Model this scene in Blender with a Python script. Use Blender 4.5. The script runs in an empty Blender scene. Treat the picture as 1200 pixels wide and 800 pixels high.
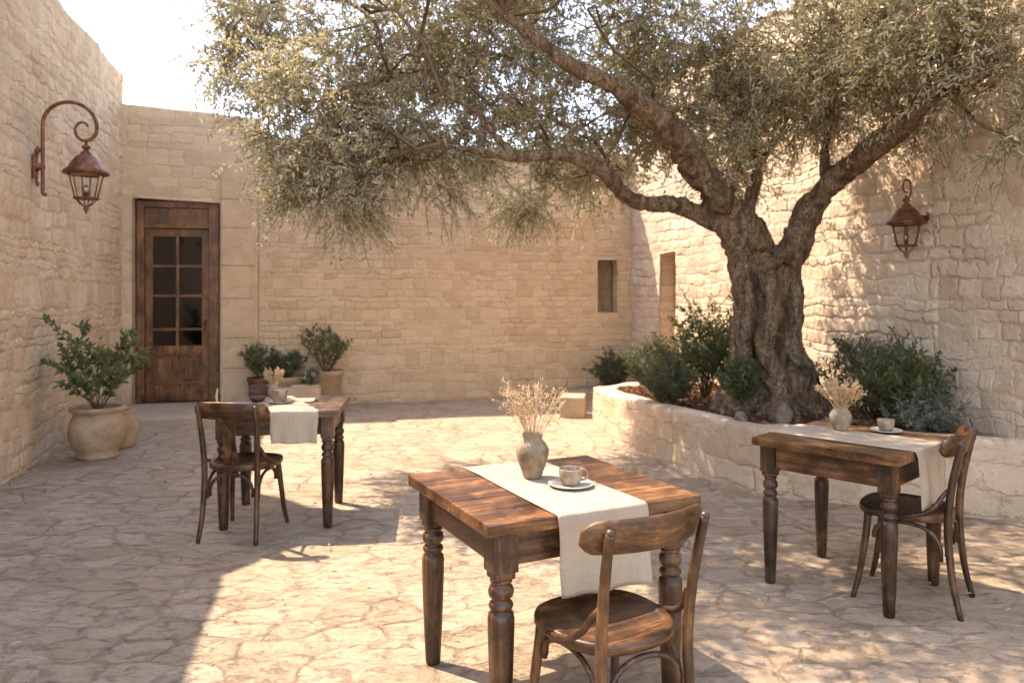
import bpy, bmesh, math, random
import numpy as np
from mathutils import Vector, Matrix, noise as mnoise

R = math.radians
rng = np.random.default_rng(11)
random.seed(5)
scene = bpy.context.scene
COL = scene.collection
EYE = 1.5
F = 900.0           # focal length in photograph pixels (1200 wide)

# ------------------------------------------------------------------ helpers
def ground(px, py, z=0.0):
    d = (EYE - z) * F / (py - 345.0)
    return Vector(((px - 600.0) / F * d, d, z))

def at(px, py, d):
    return Vector(((px - 600.0) / F * d, d, EYE + (345.0 - py) / F * d))

def link(o, parent=None):
    COL.objects.link(o)
    if parent is not None:
        o.parent = parent
    return o

def tag(o, label=None, cat=None, group=None, kind=None):
    if label: o['label'] = label
    if cat: o['category'] = cat
    if group: o['group'] = group
    if kind: o['kind'] = kind
    return o

def empty(name, loc, rz=0.0):
    o = bpy.data.objects.new(name, None)
    o.location = loc
    o.rotation_euler = (0, 0, rz)
    o.empty_display_size = 0.1
    return link(o)

def kids(o):
    return [c for c in COL.objects if c.parent == o]

def copy_tree(o, parent=None):
    c = o.copy()
    COL.objects.link(c)
    c.parent = parent
    for ch in kids(o):
        copy_tree(ch, c)
    return c

class MB:
    """collects shapes and links them as one mesh object"""
    def __init__(self):
        self.v = []; self.f = []; self.m = []; self.s = []
    def add(self, verts, faces, mi=0, smooth=True):
        n = len(self.v)
        self.v.extend([tuple(p) for p in verts])
        for f in faces:
            self.f.append(tuple(i + n for i in f)); self.m.append(mi); self.s.append(smooth)
    def box(self, c, size, rot=None, mi=0, bev=0.0):
        hx, hy, hz = size[0] / 2, size[1] / 2, size[2] / 2
        b = min(bev, hx * .9, hy * .9, hz * .9)
        if b <= 0:
            vs = [Vector((x, y, z)) for z in (-hz, hz) for y in (-hy, hy) for x in (-hx, hx)]
            fs = [(0, 2, 3, 1), (4, 5, 7, 6), (0, 1, 5, 4), (2, 6, 7, 3), (0, 4, 6, 2), (1, 3, 7, 5)]
        else:
            bm = bmesh.new()
            bmesh.ops.create_cube(bm, size=1.0)
            for v in bm.verts:
                v.co = Vector((v.co.x * 2 * hx, v.co.y * 2 * hy, v.co.z * 2 * hz))
            bmesh.ops.bevel(bm, geom=bm.edges[:], offset=b, segments=2, affect='EDGES', profile=.6)
            bm.verts.index_update()
            vs = [v.co.copy() for v in bm.verts]
            fs = [tuple(v.index for v in f.verts) for f in bm.faces]
            bm.free()
        M = rot.to_3x3() if rot is not None else Matrix.Identity(3)
        c = Vector(c)
        self.add([M @ v + c for v in vs], fs, mi, False)
    def lathe(self, prof, c=(0, 0, 0), seg=28, mi=0, rot=None, cap=True, phase=0.0, smooth=True, wob=0.0):
        c = Vector(c); vs = []; fs = []
        n = len(prof)
        for (r, z) in prof:
            for k in range(seg):
                a = 2 * math.pi * k / seg + phase
                rr = r * (1 + wob * mnoise.noise(Vector((math.cos(a) * 1.3, math.sin(a) * 1.3, z * 6 + c.x * 7))))
                p = Vector((rr * math.cos(a), rr * math.sin(a), z))
                vs.append((rot @ p if rot is not None else p) + c)
        for i in range(n - 1):
            for k in range(seg):
                k2 = (k + 1) % seg
                fs.append((i * seg + k, i * seg + k2, (i + 1) * seg + k2, (i + 1) * seg + k))
        if cap:
            if prof[0][0] > 1e-5: fs.append(tuple(reversed(range(seg))))
            if prof[-1][0] > 1e-5: fs.append(tuple(range((n - 1) * seg, n * seg)))
        self.add(vs, fs, mi, smooth)
    def tube(self, pts, rad, seg=8, mi=0, flat=1.0, cap=True, up=None, closed=False):
        pts = [Vector(p) for p in pts]
        n = len(pts)
        rads = rad if isinstance(rad, (list, tuple)) else [rad] * n
        vs = []; fs = []; prev = None
        for i in range(n):
            a = pts[i - 1] if (i > 0 or closed) else pts[i]
            b = pts[(i + 1) % n] if (i < n - 1 or closed) else pts[i]
            t = (b - a).normalized()
            if prev is None:
                ref = Vector(up) if up is not None else (Vector((0, 0, 1)) if abs(t.z) < .9 else Vector((1, 0, 0)))
                nx = ref.cross(t).normalized()
            else:
                nx = (prev - t * prev.dot(t)).normalized()
            prev = nx
            ny = t.cross(nx)
            for k in range(seg):
                an = 2 * math.pi * k / seg
                vs.append(pts[i] + nx * (math.cos(an) * rads[i]) + ny * (math.sin(an) * rads[i] * flat))
        m = n if closed else n - 1
        for i in range(m):
            j = (i + 1) % n
            for k in range(seg):
                k2 = (k + 1) % seg
                fs.append((i * seg + k, i * seg + k2, j * seg + k2, j * seg + k))
        if cap and not closed:
            fs.append(tuple(reversed(range(seg)))); fs.append(tuple(range((n - 1) * seg, n * seg)))
        self.add(vs, fs, mi, True)
    def build(self, name, mats, parent=None, loc=None, rz=None):
        me = bpy.data.meshes.new(name)
        me.from_pydata(self.v, [], self.f)
        for m in (mats if isinstance(mats, (list, tuple)) else [mats]):
            me.materials.append(m)
        me.polygons.foreach_set('material_index', self.m)
        me.polygons.foreach_set('use_smooth', self.s)
        me.update()
        o = bpy.data.objects.new(name, me)
        if loc is not None: o.location = loc
        if rz is not None: o.rotation_euler = (0, 0, rz)
        return link(o, parent)

def np_mesh(name, V, Fa, mats, parent=None, smooth=False, mi=None, loc=None):
    me = bpy.data.meshes.new(name)
    V = np.asarray(V, dtype=np.float32); Fa = np.asarray(Fa, dtype=np.int32)
    k = Fa.shape[1]; nf = len(Fa)
    me.vertices.add(len(V)); me.vertices.foreach_set('co', V.ravel())
    me.loops.add(nf * k); me.loops.foreach_set('vertex_index', Fa.ravel())
    me.polygons.add(nf)
    me.polygons.foreach_set('loop_start', np.arange(nf, dtype=np.int32) * k)
    me.polygons.foreach_set('loop_total', np.full(nf, k, dtype=np.int32))
    for m in (mats if isinstance(mats, (list, tuple)) else [mats]):
        me.materials.append(m)
    if mi is not None: me.polygons.foreach_set('material_index', np.asarray(mi, dtype=np.int32))
    me.polygons.foreach_set('use_smooth', np.full(nf, smooth))
    me.update(); me.validate()
    o = bpy.data.objects.new(name, me)
    if loc is not None: o.location = loc
    return link(o, parent)

def smooth_path(pts, n=6):
    """Catmull-Rom through points"""
    P = [Vector(p) for p in pts]
    P = [P[0] * 2 - P[1]] + P + [P[-1] * 2 - P[-2]]
    out = []
    for i in range(1, len(P) - 2):
        for k in range(n):
            t = k / n
            a, b, c, d = P[i - 1], P[i], P[i + 1], P[i + 2]
            out.append(.5 * ((2 * b) + (c - a) * t + (2 * a - 5 * b + 4 * c - d) * t * t + (3 * b - a - 3 * c + d) * t ** 3))
    out.append(P[-2])
    return out

def interp(vals, n=6):
    out = []
    for i in range(len(vals) - 1):
        for k in range(n):
            t = k / n
            out.append(vals[i] * (1 - t) + vals[i + 1] * t)
    out.append(vals[-1])
    return out

# ------------------------------------------------------------------ materials
class NT:
    def __init__(self, name):
        self.m = bpy.data.materials.new(name); self.m.use_nodes = True
        self.t = self.m.node_tree; self.t.nodes.clear()
        self.out = self.t.nodes.new('ShaderNodeOutputMaterial')
    def n(self, typ, ins=None, **props):
        nd = self.t.nodes.new('ShaderNode' + typ)
        for k, v in props.items(): setattr(nd, k, v)
        for k, v in (ins or {}).items():
            s = nd.inputs[k]
            if isinstance(v, bpy.types.NodeSocket): self.t.links.new(v, s)
            else: s.default_value = v
        return nd
    def math(self, op, a, b=0.0, c=None, clamp=False):
        d = {0: a, 1: b}
        if c is not None: d[2] = c
        return self.n('Math', d, operation=op, use_clamp=clamp).outputs[0]
    def vmath(self, op, a, b=(0, 0, 0)):
        return self.n('VectorMath', {0: a, 1: b}, operation=op).outputs[0]
    def noise(self, vec, scale, detail=4, rough=.55, dist=0.0, out='Fac'):
        return self.n('TexNoise', {'Vector': vec, 'Scale': scale, 'Detail': detail, 'Roughness': rough, 'Distortion': dist}).outputs[out]
    def ramp(self, fac, stops, mode='LINEAR'):
        r = self.n('ValToRGB', {'Fac': fac})
        e = r.color_ramp.elements; r.color_ramp.interpolation = mode
        while len(e) < len(stops): e.new(0.5)
        for el, (p, c) in zip(e, stops):
            el.position = p; el.color = (*c, 1) if len(c) == 3 else c
        return r.outputs['Color']
    def mix(self, fac, a, b, blend='MIX'):
        nd = self.n('Mix', data_type='RGBA', blend_type=blend)
        for k, v in ((0, fac), (6, a), (7, b)):
            s = nd.inputs[k]
            if isinstance(v, bpy.types.NodeSocket): self.t.links.new(v, s)
            else: s.default_value = (*v, 1) if (k > 0 and len(v) == 3) else v
        return nd.outputs[2]
    def rng(self, v, a, b, c=0.0, d=1.0, smooth=False):
        return self.n('MapRange', {0: v, 1: a, 2: b, 3: c, 4: d}, interpolation_type='SMOOTHSTEP' if smooth else 'LINEAR').outputs[0]
    def coords(self):
        return self.n('TexCoord').outputs['Object']
    def bump(self, h, strength, dist, normal=None):
        ins = {'Strength': strength, 'Distance': dist, 'Height': h}
        if normal is not None: ins['Normal'] = normal
        return self.n('Bump', ins).outputs[0]
    def bsdf(self, color, rough, normal=None, **kw):
        ins = {'Base Color': color if isinstance(color, bpy.types.NodeSocket) else (*color, 1), 'Roughness': rough}
        if normal is not None: ins['Normal'] = normal
        for k, v in kw.items(): ins[k.replace('_', ' ')] = v
        return self.n('BsdfPrincipled', ins)
    def done(self, shader, disp=None):
        self.t.links.new(shader, self.out.inputs['Surface'])
        if disp is not None:
            self.t.links.new(disp, self.out.inputs['Displacement'])
            self.m.displacement_method = 'BOTH'
        return self.m

def stone_wall_mat(name, wid, row, cols, joint, relief, fine, seed=0.0, wob=.05, jw=.02, tint=(.35, .25, .15), jm=.4, fl=.30, joints_low=.35, curved=False):
    """coursed rubble: rows of uneven height and stones of uneven width (metres), warped and weathered"""
    T = NT(name)
    co = T.coords()
    sep = T.n('SeparateXYZ', {0: co})
    run = T.math('SUBTRACT', T.math('MULTIPLY', sep.outputs[0], .8), T.math('MULTIPLY', sep.outputs[1], .8)) if curved else sep.outputs[0]
    base = T.n('CombineXYZ', {0: T.math('ADD', run, seed), 1: sep.outputs[2], 2: T.math('MULTIPLY', sep.outputs[1], .6)}).outputs[0]
    def warp(scale, amt, det=3):
        w = T.vmath('SCALE', T.vmath('SUBTRACT', T.noise(base, scale, det, .6, out='Color'), (.5, .5, .5)))
        w.node.inputs['Scale'].default_value = amt * 2
        return w
    p = T.vmath('ADD', T.vmath('ADD', base, warp(1.6, wob * 1.6)), T.vmath('ADD', warp(5.5, wob), warp(19, wob * .28)))
    ps = T.n('SeparateXYZ', {0: p})
    z1 = T.n('TexNoise', {'W': T.math('ADD', T.math('MULTIPLY', ps.outputs[1], 1.0), seed), 'Scale': .9 / row / 2.6, 'Detail': 1.0}, noise_dimensions='1D').outputs['Fac']
    zz = T.math('ADD', T.math('MULTIPLY', ps.outputs[1], 1.0 / row), T.math('MULTIPLY', z1, 2.2))
    rw = T.math('FLOOR', zz); fz = T.math('FRACT', zz)
    dz = T.math('MULTIPLY', T.math('MINIMUM', fz, T.math('SUBTRACT', 1.0, fz)), row)
    W = T.math('ADD', T.math('MULTIPLY', ps.outputs[0], 1.0 / wid), T.math('MULTIPLY', rw, 57.31))
    ve = T.n('TexVoronoi', {'W': W, 'Scale': 1.0, 'Randomness': .8}, feature='DISTANCE_TO_EDGE', voronoi_dimensions='1D').outputs['Distance']
    vc = T.n('TexVoronoi', {'W': W, 'Scale': 1.0, 'Randomness': .8}, feature='F1', voronoi_dimensions='1D').outputs['Color']
    dx = T.math('MULTIPLY', ve, wid)
    dm = T.math('SMOOTH_MIN', dz, dx, .03)
    dm = T.math('ADD', dm, T.math('MULTIPLY', T.math('SUBTRACT', T.noise(base, 28, 4, .7), .5), .018))
    rnd = T.n('SeparateColor', {0: vc})
    edge = T.rng(dm, -.004, jw, 0, 1, True)
    big = T.noise(base, .7, 4, .6)
    mid = T.noise(base, 7.0, 7, .70)
    grain = T.noise(base, 55.0, 5, .7)
    c = T.ramp(T.math('ADD', T.math('MULTIPLY', rnd.outputs[0], .50), T.math('MULTIPLY', mid, .50)), [(.15, cols[0]), (.42, cols[1]), (.66, cols[2]), (.90, cols[3])])
    c = T.mix(T.rng(big, .35, .7, 0, .40), c, tint)
    pits = T.rng(T.noise(base, 22.0, 4, .75), .60, .72, 0, 1, True)
    c = T.mix(T.math('MULTIPLY', pits, .30), c, (.19, .125, .065))
    soft = T.rng(T.noise(base, 1.3, 4, .6), .36, .62, joints_low, 1.0)
    c = T.mix(T.math('MULTIPLY', T.rng(edge, 0, 1, jm, 0), soft), c, joint)
    lime = T.rng(T.noise(base, 4.2, 6, .7), .56, .68, 0, .45, True)
    c = T.mix(lime, c, (.68, .56, .40))
    streak = T.rng(T.noise(T.vmath('MULTIPLY', base, (5.0, 13.0, 1)), 1.0, 7, .72, .5), .52, .66, 0, fl, True)
    c = T.mix(streak, c, (.34, .21, .095))
    c = T.mix(T.rng(grain, .3, .7, 0, .30), c, (.60, .50, .37))
    h = T.math('ADD', T.math('MULTIPLY', T.math('MULTIPLY', edge, soft), T.math('ADD', .45, T.math('MULTIPLY', rnd.outputs[1], .55))),
               T.math('ADD', T.math('MULTIPLY', mid, .9), T.math('MULTIPLY', pits, -.35)))
    hf = T.math('ADD', T.math('MULTIPLY', grain, .5), T.noise(base, 24, 5, .7))
    nrm = T.bump(hf, fine, .012)
    b = T.bsdf(c, .9, nrm, Specular_IOR_Level=.2)
    d = T.n('Displacement', {'Height': h, 'Midlevel': .75, 'Scale': relief}).outputs[0]
    return T.done(b.outputs[0], d)

def simple_stone(name, cols, bump=.5, scale=7.0, fine=45.0):
    T = NT(name); co = T.coords()
    a = T.noise(co, scale, 6, .65); g = T.noise(co, fine, 5, .7); big = T.noise(co, scale * .22, 3, .5)
    c = T.ramp(T.math('ADD', T.math('MULTIPLY', a, .6), T.math('MULTIPLY', big, .4)), [(.3, cols[0]), (.5, cols[1]), (.68, cols[2])])
    pits = T.rng(T.noise(co, 26, 4, .75), .6, .72, 0, 1, True)
    c = T.mix(T.math('MULTIPLY', pits, .4), c, tuple(x * .45 for x in cols[0]))
    h = T.math('ADD', T.math('MULTIPLY', g, .35), T.math('SUBTRACT', a, T.math('MULTIPLY', pits, .4)))
    b = T.bsdf(c, .88, T.bump(h, bump, .02), Specular_IOR_Level=.25)
    return T.done(b.outputs[0])

def ground_mat():
    T = NT('limestone_paving'); co = T.coords()
    w = T.vmath('SCALE', T.vmath('SUBTRACT', T.noise(co, 1.7, 4, .62, out='Color'), (.5, .5, .5))); w.node.inputs['Scale'].default_value = .26
    w2 = T.vmath('SCALE', T.vmath('SUBTRACT', T.noise(co, 16, 4, .65, out='Color'), (.5, .5, .5))); w2.node.inputs['Scale'].default_value = .06
    p = T.vmath('MULTIPLY', T.vmath('ADD', T.vmath('ADD', co, w), w2), (3.7, 5.4, 1.0))
    ve = T.n('TexVoronoi', {'Vector': p, 'Scale': 1.0, 'Randomness': .74}, feature='DISTANCE_TO_EDGE', voronoi_dimensions='2D').outputs['Distance']
    vc = T.n('TexVoronoi', {'Vector': p, 'Scale': 1.0, 'Randomness': .74}, feature='F1', voronoi_dimensions='2D').outputs['Color']
    rnd = T.n('SeparateColor', {0: vc})
    jn = T.noise(co, 3.1, 3, .6)
    edge = T.rng(ve, 0.0, T.rng(jn, .3, .7, .05, .17), 0, 1, True)
    st = T.vmath('MULTIPLY', T.vmath('ADD', co, w2), (1.0, 1.9, 1.0))
    mid = T.noise(st, 3.6, 8, .70, .3); grain = T.noise(co, 70, 5, .7); big = T.noise(co, .8, 4, .6)
    f = T.math('ADD', T.math('MULTIPLY', rnd.outputs[0], .30), T.math('MULTIPLY', mid, .70))
    c = T.ramp(f, [(.20, (.32, .225, .14)), (.42, (.44, .328, .217)), (.60, (.53, .413, .29)), (.82, (.46, .32, .20))])
    c = T.mix(T.rng(big, .38, .68, 0, .35), c, (.34, .25, .155))
    # crumbling edges of the stone layers
    layer = T.noise(st, 5.2, 8, .72, .5)
    ln = T.math('ABSOLUTE', T.math('SUBTRACT', T.math('FRACT', T.math('MULTIPLY', layer, 5.0)), .5))
    crack = T.math('MULTIPLY', T.rng(ln, 0, .10, 1, 0, True), T.rng(T.noise(co, 2.3, 4, .6), .46, .62, 0, 1, True))
    c = T.mix(T.math('MULTIPLY', crack, .5), c, (.22, .135, .075))
    flake = T.rng(T.noise(st, 8.0, 8, .74, .6), .54, .64, 0, 1, True)
    c = T.mix(T.math('MULTIPLY', flake, .30), c, (.30, .19, .11))
    keep = T.rng(T.noise(co, 1.1, 5, .65), .38, .62, .08, .95)
    c = T.mix(T.math('MULTIPLY', T.rng(edge, 0, 1, .75, 0), keep), c, (.20, .13, .073))
    c = T.mix(T.rng(grain, .35, .7, 0, .25), c, (.54, .43, .28))
    h = T.math('ADD', T.math('MULTIPLY', edge, T.math('MULTIPLY', .55, keep)), T.math('ADD', T.math('MULTIPLY', mid, 1.3), T.math('MULTIPLY', flake, -.22)))
    h = T.math('ADD', h, T.math('MULTIPLY', T.math('FRACT', T.math('MULTIPLY', layer, 5.0)), .22))
    h = T.math('ADD', h, T.math('MULTIPLY', rnd.outputs[1], .18))
    h = T.math('ADD', h, T.math('MULTIPLY', grain, .10))
    b = T.bsdf(c, T.rng(mid, .3, .7, .55, .8), T.bump(h, .95, .045), Specular_IOR_Level=.35)
    return T.done(b.outputs[0])

def wood_mat(name, dark, midc, light, axis=0, rough=.42, wear=.5):
    """stained worn timber; grain runs along the part's own axis"""
    T = NT(name); co = T.coords()
    rnd = T.n('ObjectInfo').outputs['Random']
    off = T.n('CombineXYZ', {0: T.math('MULTIPLY', rnd, 7.3), 1: T.math('MULTIPLY', rnd, 3.1), 2: T.math('MULTIPLY', rnd, 5.7)}).outputs[0]
    co2 = T.vmath('ADD', co, off)
    st = [14.0, 14.0, 14.0]; st[axis] = 1.3
    g = T.vmath('MULTIPLY', co2, tuple(st))
    a = T.noise(g, 1.6, 7, .68, 1.1)
    fine = T.noise(T.vmath('MULTIPLY', co2, tuple(s * 9 if i != axis else s * 3 for i, s in enumerate(st))), 1.0, 4, .7)
    blot = T.noise(co2, 9.0, 5, .62, .4)
    blot2 = T.noise(co2, 3.2, 4, .6)
    f = T.math('ADD', T.math('MULTIPLY', a, .55), T.math('MULTIPLY', blot, .45))
    c = T.ramp(f, [(.38, dark), (.49, midc), (.61, light)])
    c = T.mix(T.rng(blot2, .46, .64, 0, .7), c, dark)
    c = T.mix(T.rng(fine, .50, .68, 0, .65), c, tuple(x * .5 for x in dark))
    scuff = T.rng(T.noise(co2, 34, 5, .75), .62, .70, 0, wear, True)
    c = T.mix(T.math('MULTIPLY', scuff, .55), c, tuple(min(1, x * 1.6) for x in light))
    h = T.math('ADD', T.math('MULTIPLY', a, .6), T.math('ADD', T.math('MULTIPLY', fine, .5), T.math('MULTIPLY', blot, .4)))
    b = T.bsdf(c, T.rng(blot, .3, .7, rough - .14, rough + .12), T.bump(h, .35, .006), Specular_IOR_Level=.5)
    return T.done(b.outputs[0])

def linen_mat(name, col):
    T = NT(name); co = T.coords()
    wv = T.math('MULTIPLY', T.math('SINE', T.math('MULTIPLY', T.n('SeparateXYZ', {0: co}).outputs[0], 1500)), .5)
    slub = T.noise(T.vmath('MULTIPLY', co, (260, 9, 9)), 1.0, 3, .6)
    slub2 = T.noise(T.vmath('MULTIPLY', co, (9, 260, 260)), 1.0, 3, .6)
    blot = T.noise(co, 7, 4, .6)
    c = T.mix(T.rng(T.math('ADD', slub, slub2), .75, 1.25, 0, .55), col, tuple(x * .78 for x in col))
    c = T.mix(T.rng(blot, .4, .7, 0, .25), c, tuple(x * y for x, y in zip(col, (.88, .82, .72))))
    sp = T.n('SeparateXYZ', {0: co})
    cr = T.math('ABSOLUTE', T.math('ADD', sp.outputs[0], T.math('MULTIPLY', T.math('SUBTRACT', T.noise(co, 6, 3, .6), .5), .012)))
    crease = T.rng(cr, 0, .006, 1, 0, True)
    hem = T.rng(T.math('ABSOLUTE', T.math('SUBTRACT', T.math('ABSOLUTE', sp.outputs[0]), .166)), 0, .003, 1, 0, True)
    wr = T.noise(T.vmath('MULTIPLY', co, (16, 7, 10)), 1.0, 4, .6, 1.2)
    h = T.math('ADD', T.math('ADD', slub, slub2), T.math('MULTIPLY', wr, 5.0))
    h = T.math('ADD', h, T.math('ADD', T.math('MULTIPLY', crease, .9), T.math('MULTIPLY', hem, -.7)))
    nrm = T.bump(h, .35, .004)
    b = T.bsdf(c, .92, nrm, Specular_IOR_Level=.15)
    tr = T.n('BsdfTranslucent', {'Color': c, 'Normal': nrm})
    ms = T.n('MixShader', {0: .22, 1: b.outputs[0], 2: tr.outputs[0]})
    return T.done(ms.outputs[0])

def ceramic_mat(name, a, bcol, speck, rough=.55, scale=9):
    T = NT(name); co = T.coords()
    n1 = T.noise(co, scale, 6, .65); n2 = T.noise(co, scale * 8, 4, .7)
    c = T.ramp(n1, [(.34, a), (.6, bcol)])
    c = T.mix(T.rng(n2, .60, .68, 0, .7, True), c, speck)
    h = T.math('ADD', n1, T.math('MULTIPLY', n2, .35))
    b = T.bsdf(c, T.rng(n1, .3, .7, rough - .1, rough + .2), T.bump(h, .4, .006), Specular_IOR_Level=.4)
    return T.done(b.outputs[0])

def leaf_mat(name, top_a, top_b, under, trans, gloss=.42, tw=.35):
    T = NT(name)
    g = T.n('NewGeometry')
    r = g.outputs['Random Per Island']
    top = T.ramp(r, [(.05, top_a), (.55, top_b), (.9, tuple(x * 1.25 for x in top_b)), (.97, (.30, .20, .04))])
    c = T.mix(g.outputs['Backfacing'], top, under)
    b = T.bsdf(c, gloss, None, Specular_IOR_Level=.5)
    tr = T.n('BsdfTranslucent', {'Color': T.mix(.5, top, trans)})
    return T.done(T.n('MixShader', {0: tw, 1: b.outputs[0], 2: tr.outputs[0]}).outputs[0])

def bark_mat():
    T = NT('olive_bark'); co = T.coords()
    s = T.vmath('MULTIPLY', co, (1, 1, .30))
    a = T.noise(s, 13, 7, .7, .8); b2 = T.noise(co, 3.0, 5, .6); f = T.noise(s, 48, 5, .7)
    c = T.ramp(a, [(.30, (.050, .029, .016)), (.45, (.19, .12, .068)), (.58, (.35, .245, .15)), (.74, (.45, .345, .23))])
    c = T.mix(T.rng(b2, .5, .7, 0, .35), c, (.16, .095, .03))
    vor = T.n('TexVoronoi', {'Vector': T.vmath('MULTIPLY', T.vmath('ADD', co, T.vmath('SCALE', T.noise(co, 9, 3, .6, out='Color'))), (16, 16, 6)), 'Scale': 1.0}, feature='DISTANCE_TO_EDGE').outputs['Distance']
    crack = T.rng(vor, 0, .12, 1, 0, True)
    c = T.mix(T.math('MULTIPLY', crack, .8), c, (.022, .013, .008))
    h = T.math('ADD', T.math('ADD', a, T.math('MULTIPLY', f, .35)), T.math('MULTIPLY', crack, -.35))
    bs = T.bsdf(c, .85, T.bump(h, .9, .03), Specular_IOR_Level=.2)
    return T.done(bs.outputs[0])

def metal_mat(name, a, bcol, rough=.45, metal=.75):
    T = NT(name); co = T.coords()
    n1 = T.noise(co, 18, 6, .65); n2 = T.noise(co, 70, 4, .7)
    c = T.ramp(n1, [(.35, a), (.62, bcol)])
    b = T.bsdf(c, T.rng(n2, .3, .7, rough - .1, rough + .2), T.bump(n2, .25, .004), Metallic=metal)
    return T.done(b.outputs[0])

def glass_mat(name, tint=(1, 1, 1), gl=.14, rough=.05):
    T = NT(name)
    tr = T.n('BsdfTransparent', {'Color': (*tint, 1)})
    g = T.n('BsdfGlossy', {'Color': (.9, .9, .9, 1), 'Roughness': rough})
    fr = T.math('ADD', T.n('LayerWeight', {'Blend': .25}).outputs['Fresnel'], gl, clamp=True)
    return T.done(T.n('MixShader', {0: fr, 1: tr.outputs[0], 2: g.outputs[0]}).outputs[0])

def flat_mat(name, col, rough=.7, bump=.3, scale=30, var=.35):
    T = NT(name); co = T.coords()
    n1 = T.noise(co, scale, 5, .65)
    c = T.mix(T.rng(n1, .3, .7, 0, 1), tuple(x * (1 - var) for x in col), tuple(x * (1 + var) for x in col))
    return T.done(T.bsdf(c, rough, T.bump(n1, bump, .006), Specular_IOR_Level=.3).outputs[0])

def soil_mat():
    T = NT('soil'); co = T.coords()
    n1 = T.noise(co, 22, 6, .7); n2 = T.noise(co, 4, 4, .6)
    c = T.ramp(n1, [(.3, (.035, .018, .010)), (.55, (.10, .052, .028)), (.75, (.19, .105, .06))])
    c = T.mix(T.rng(n2, .45, .7, 0, .4), c, (.14, .08, .045))
    return T.done(T.bsdf(c, .95, T.bump(n1, 1.0, .03), Specular_IOR_Level=.1).outputs[0])

M = {}
warm = [(.45, .305, .175), (.58, .41, .25), (.67, .495, .315), (.60, .39, .19)]
pale = [(.51, .365, .235), (.63, .475, .32), (.70, .55, .39), (.62, .435, .26)]
M['left_stone'] = stone_wall_mat('rough_rubble', .18, .115, warm, (.40, .265, .15), .022, .9, 3.1, .055, .030, (.53, .37, .21), .34, .34, .12)
M['back_stone'] = stone_wall_mat('coursed_rubble', .19, .095, [(.49, .335, .185), (.61, .435, .26), (.69, .51, .325), (.62, .405, .205)], (.42, .28, .155), .014, .85, 9.4, .036, .018, (.54, .375, .21), .40, .36, .2)
M['door_stone'] = stone_wall_mat('smoothed_rubble', .28, .14, [(.49, .345, .20), (.60, .43, .265), (.67, .495, .315), (.61, .41, .22)], (.47, .325, .19), .011, .75, 1.7, .05, .02, (.53, .37, .215), .28, .32, .1)
M['right_stone'] = stone_wall_mat('pale_rubble', .20, .12, pale, (.44, .30, .175), .024, .9, 5.2, .050, .024, (.56, .405, .25), .40, .22, .2)
M['planter_stone'] = stone_wall_mat('planter_plastered_stone', .42, .21, [(.46, .325, .205), (.59, .44, .29), (.67, .52, .365), (.58, .405, .235)], (.38, .265, .15), .014, 1.0, 2.2, .07, .022, (.51, .37, .225), .50, .40, .35, True)
M['dressed'] = simple_stone('dressed_block', [(.47, .33, .19), (.58, .42, .26), (.66, .49, .31)], .7)
M['step_stone'] = simple_stone('step_block', [(.31, .23, .145), (.40, .30, .20), (.46, .365, .25)], .6, 5)
M['rock'] = simple_stone('rock', [(.11, .08, .055), (.22, .17, .12), (.33, .265, .19)], .8, 16)
M['ground'] = ground_mat()
M['wood_x'] = wood_mat('walnut_along_x', (.017, .007, .0027), (.080, .034, .0115), (.22, .098, .033), 0)
M['wood_y'] = wood_mat('walnut_along_y', (.017, .007, .0027), (.072, .031, .0105), (.20, .090, .031), 1)
M['wood_z'] = wood_mat('walnut_along_z', (.014, .006, .0023), (.058, .025, .0085), (.19, .083, .027), 2)
M['wood_top'] = wood_mat('table_board', (.022, .009, .0033), (.105, .044, .0145), (.29, .132, .047), 0, .36, .6)
M['door_wood'] = wood_mat('door_timber', (.050, .019, .0055), (.19, .078, .021), (.34, .150, .043), 2, .40, .15)
M['shutter'] = wood_mat('bleached_board', (.17, .115, .065), (.25, .175, .10), (.32, .235, .145), 2, .8, .2)
M['linen'] = linen_mat('linen', (.52, .42, .30))
M['ceramic'] = ceramic_mat('stoneware', (.10, .066, .036), (.30, .22, .135), (.06, .04, .02), .42, 13)
M['cup'] = ceramic_mat('stoneware_cup', (.16, .115, .07), (.36, .28, .19), (.09, .06, .035), .36, 16)
M['saucer'] = ceramic_mat('stoneware_saucer', (.36, .31, .24), (.48, .43, .35), (.20, .15, .10), .4)
M['pale_ceramic'] = ceramic_mat('pale_stoneware', (.19, .135, .08), (.36, .28, .185), (.10, .07, .04), .5, 14)
M['brown_clay'] = ceramic_mat('brown_clay', (.075, .03, .012), (.15, .065, .028), (.04, .02, .01))
M['terracotta'] = ceramic_mat('weathered_terracotta', (.30, .185, .105), (.42, .285, .18), (.20, .12, .07), .8, 5)
M['old_pot'] = ceramic_mat('old_lime_pot', (.27, .17, .09), (.45, .32, .20), (.17, .105, .055), .85, 6)
M['copper'] = metal_mat('aged_copper', (.10, .038, .018), (.27, .115, .055))
M['iron'] = metal_mat('dark_bronze', (.05, .022, .011), (.15, .062, .03))
M['glass'] = glass_mat('lantern_glass', (.96, .95, .92), .06)
M['door_glass'] = glass_mat('door_glass', (.25, .25, .25), .05, .06)
M['interior'] = flat_mat('room_darkness', (.012, .009, .007), .9)  # near-black colour stands in for the unlit room behind the door
M['bulb'] = glass_mat('bulb_glass', (.85, .8, .7), .2)
M['candle'] = flat_mat('candle_wax', (.55, .48, .36), .6)
M['bark'] = bark_mat()
M['twig'] = flat_mat('twig_bark', (.14, .09, .045), .8, .4, 60)
M['stem'] = flat_mat('green_stem', (.10, .10, .035), .7, .3, 60)
M['olive_leaf'] = leaf_mat('olive_leaf', (.175, .168, .080), (.32, .295, .17), (.52, .48, .36), (.58, .50, .25), .27, .46)
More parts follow.
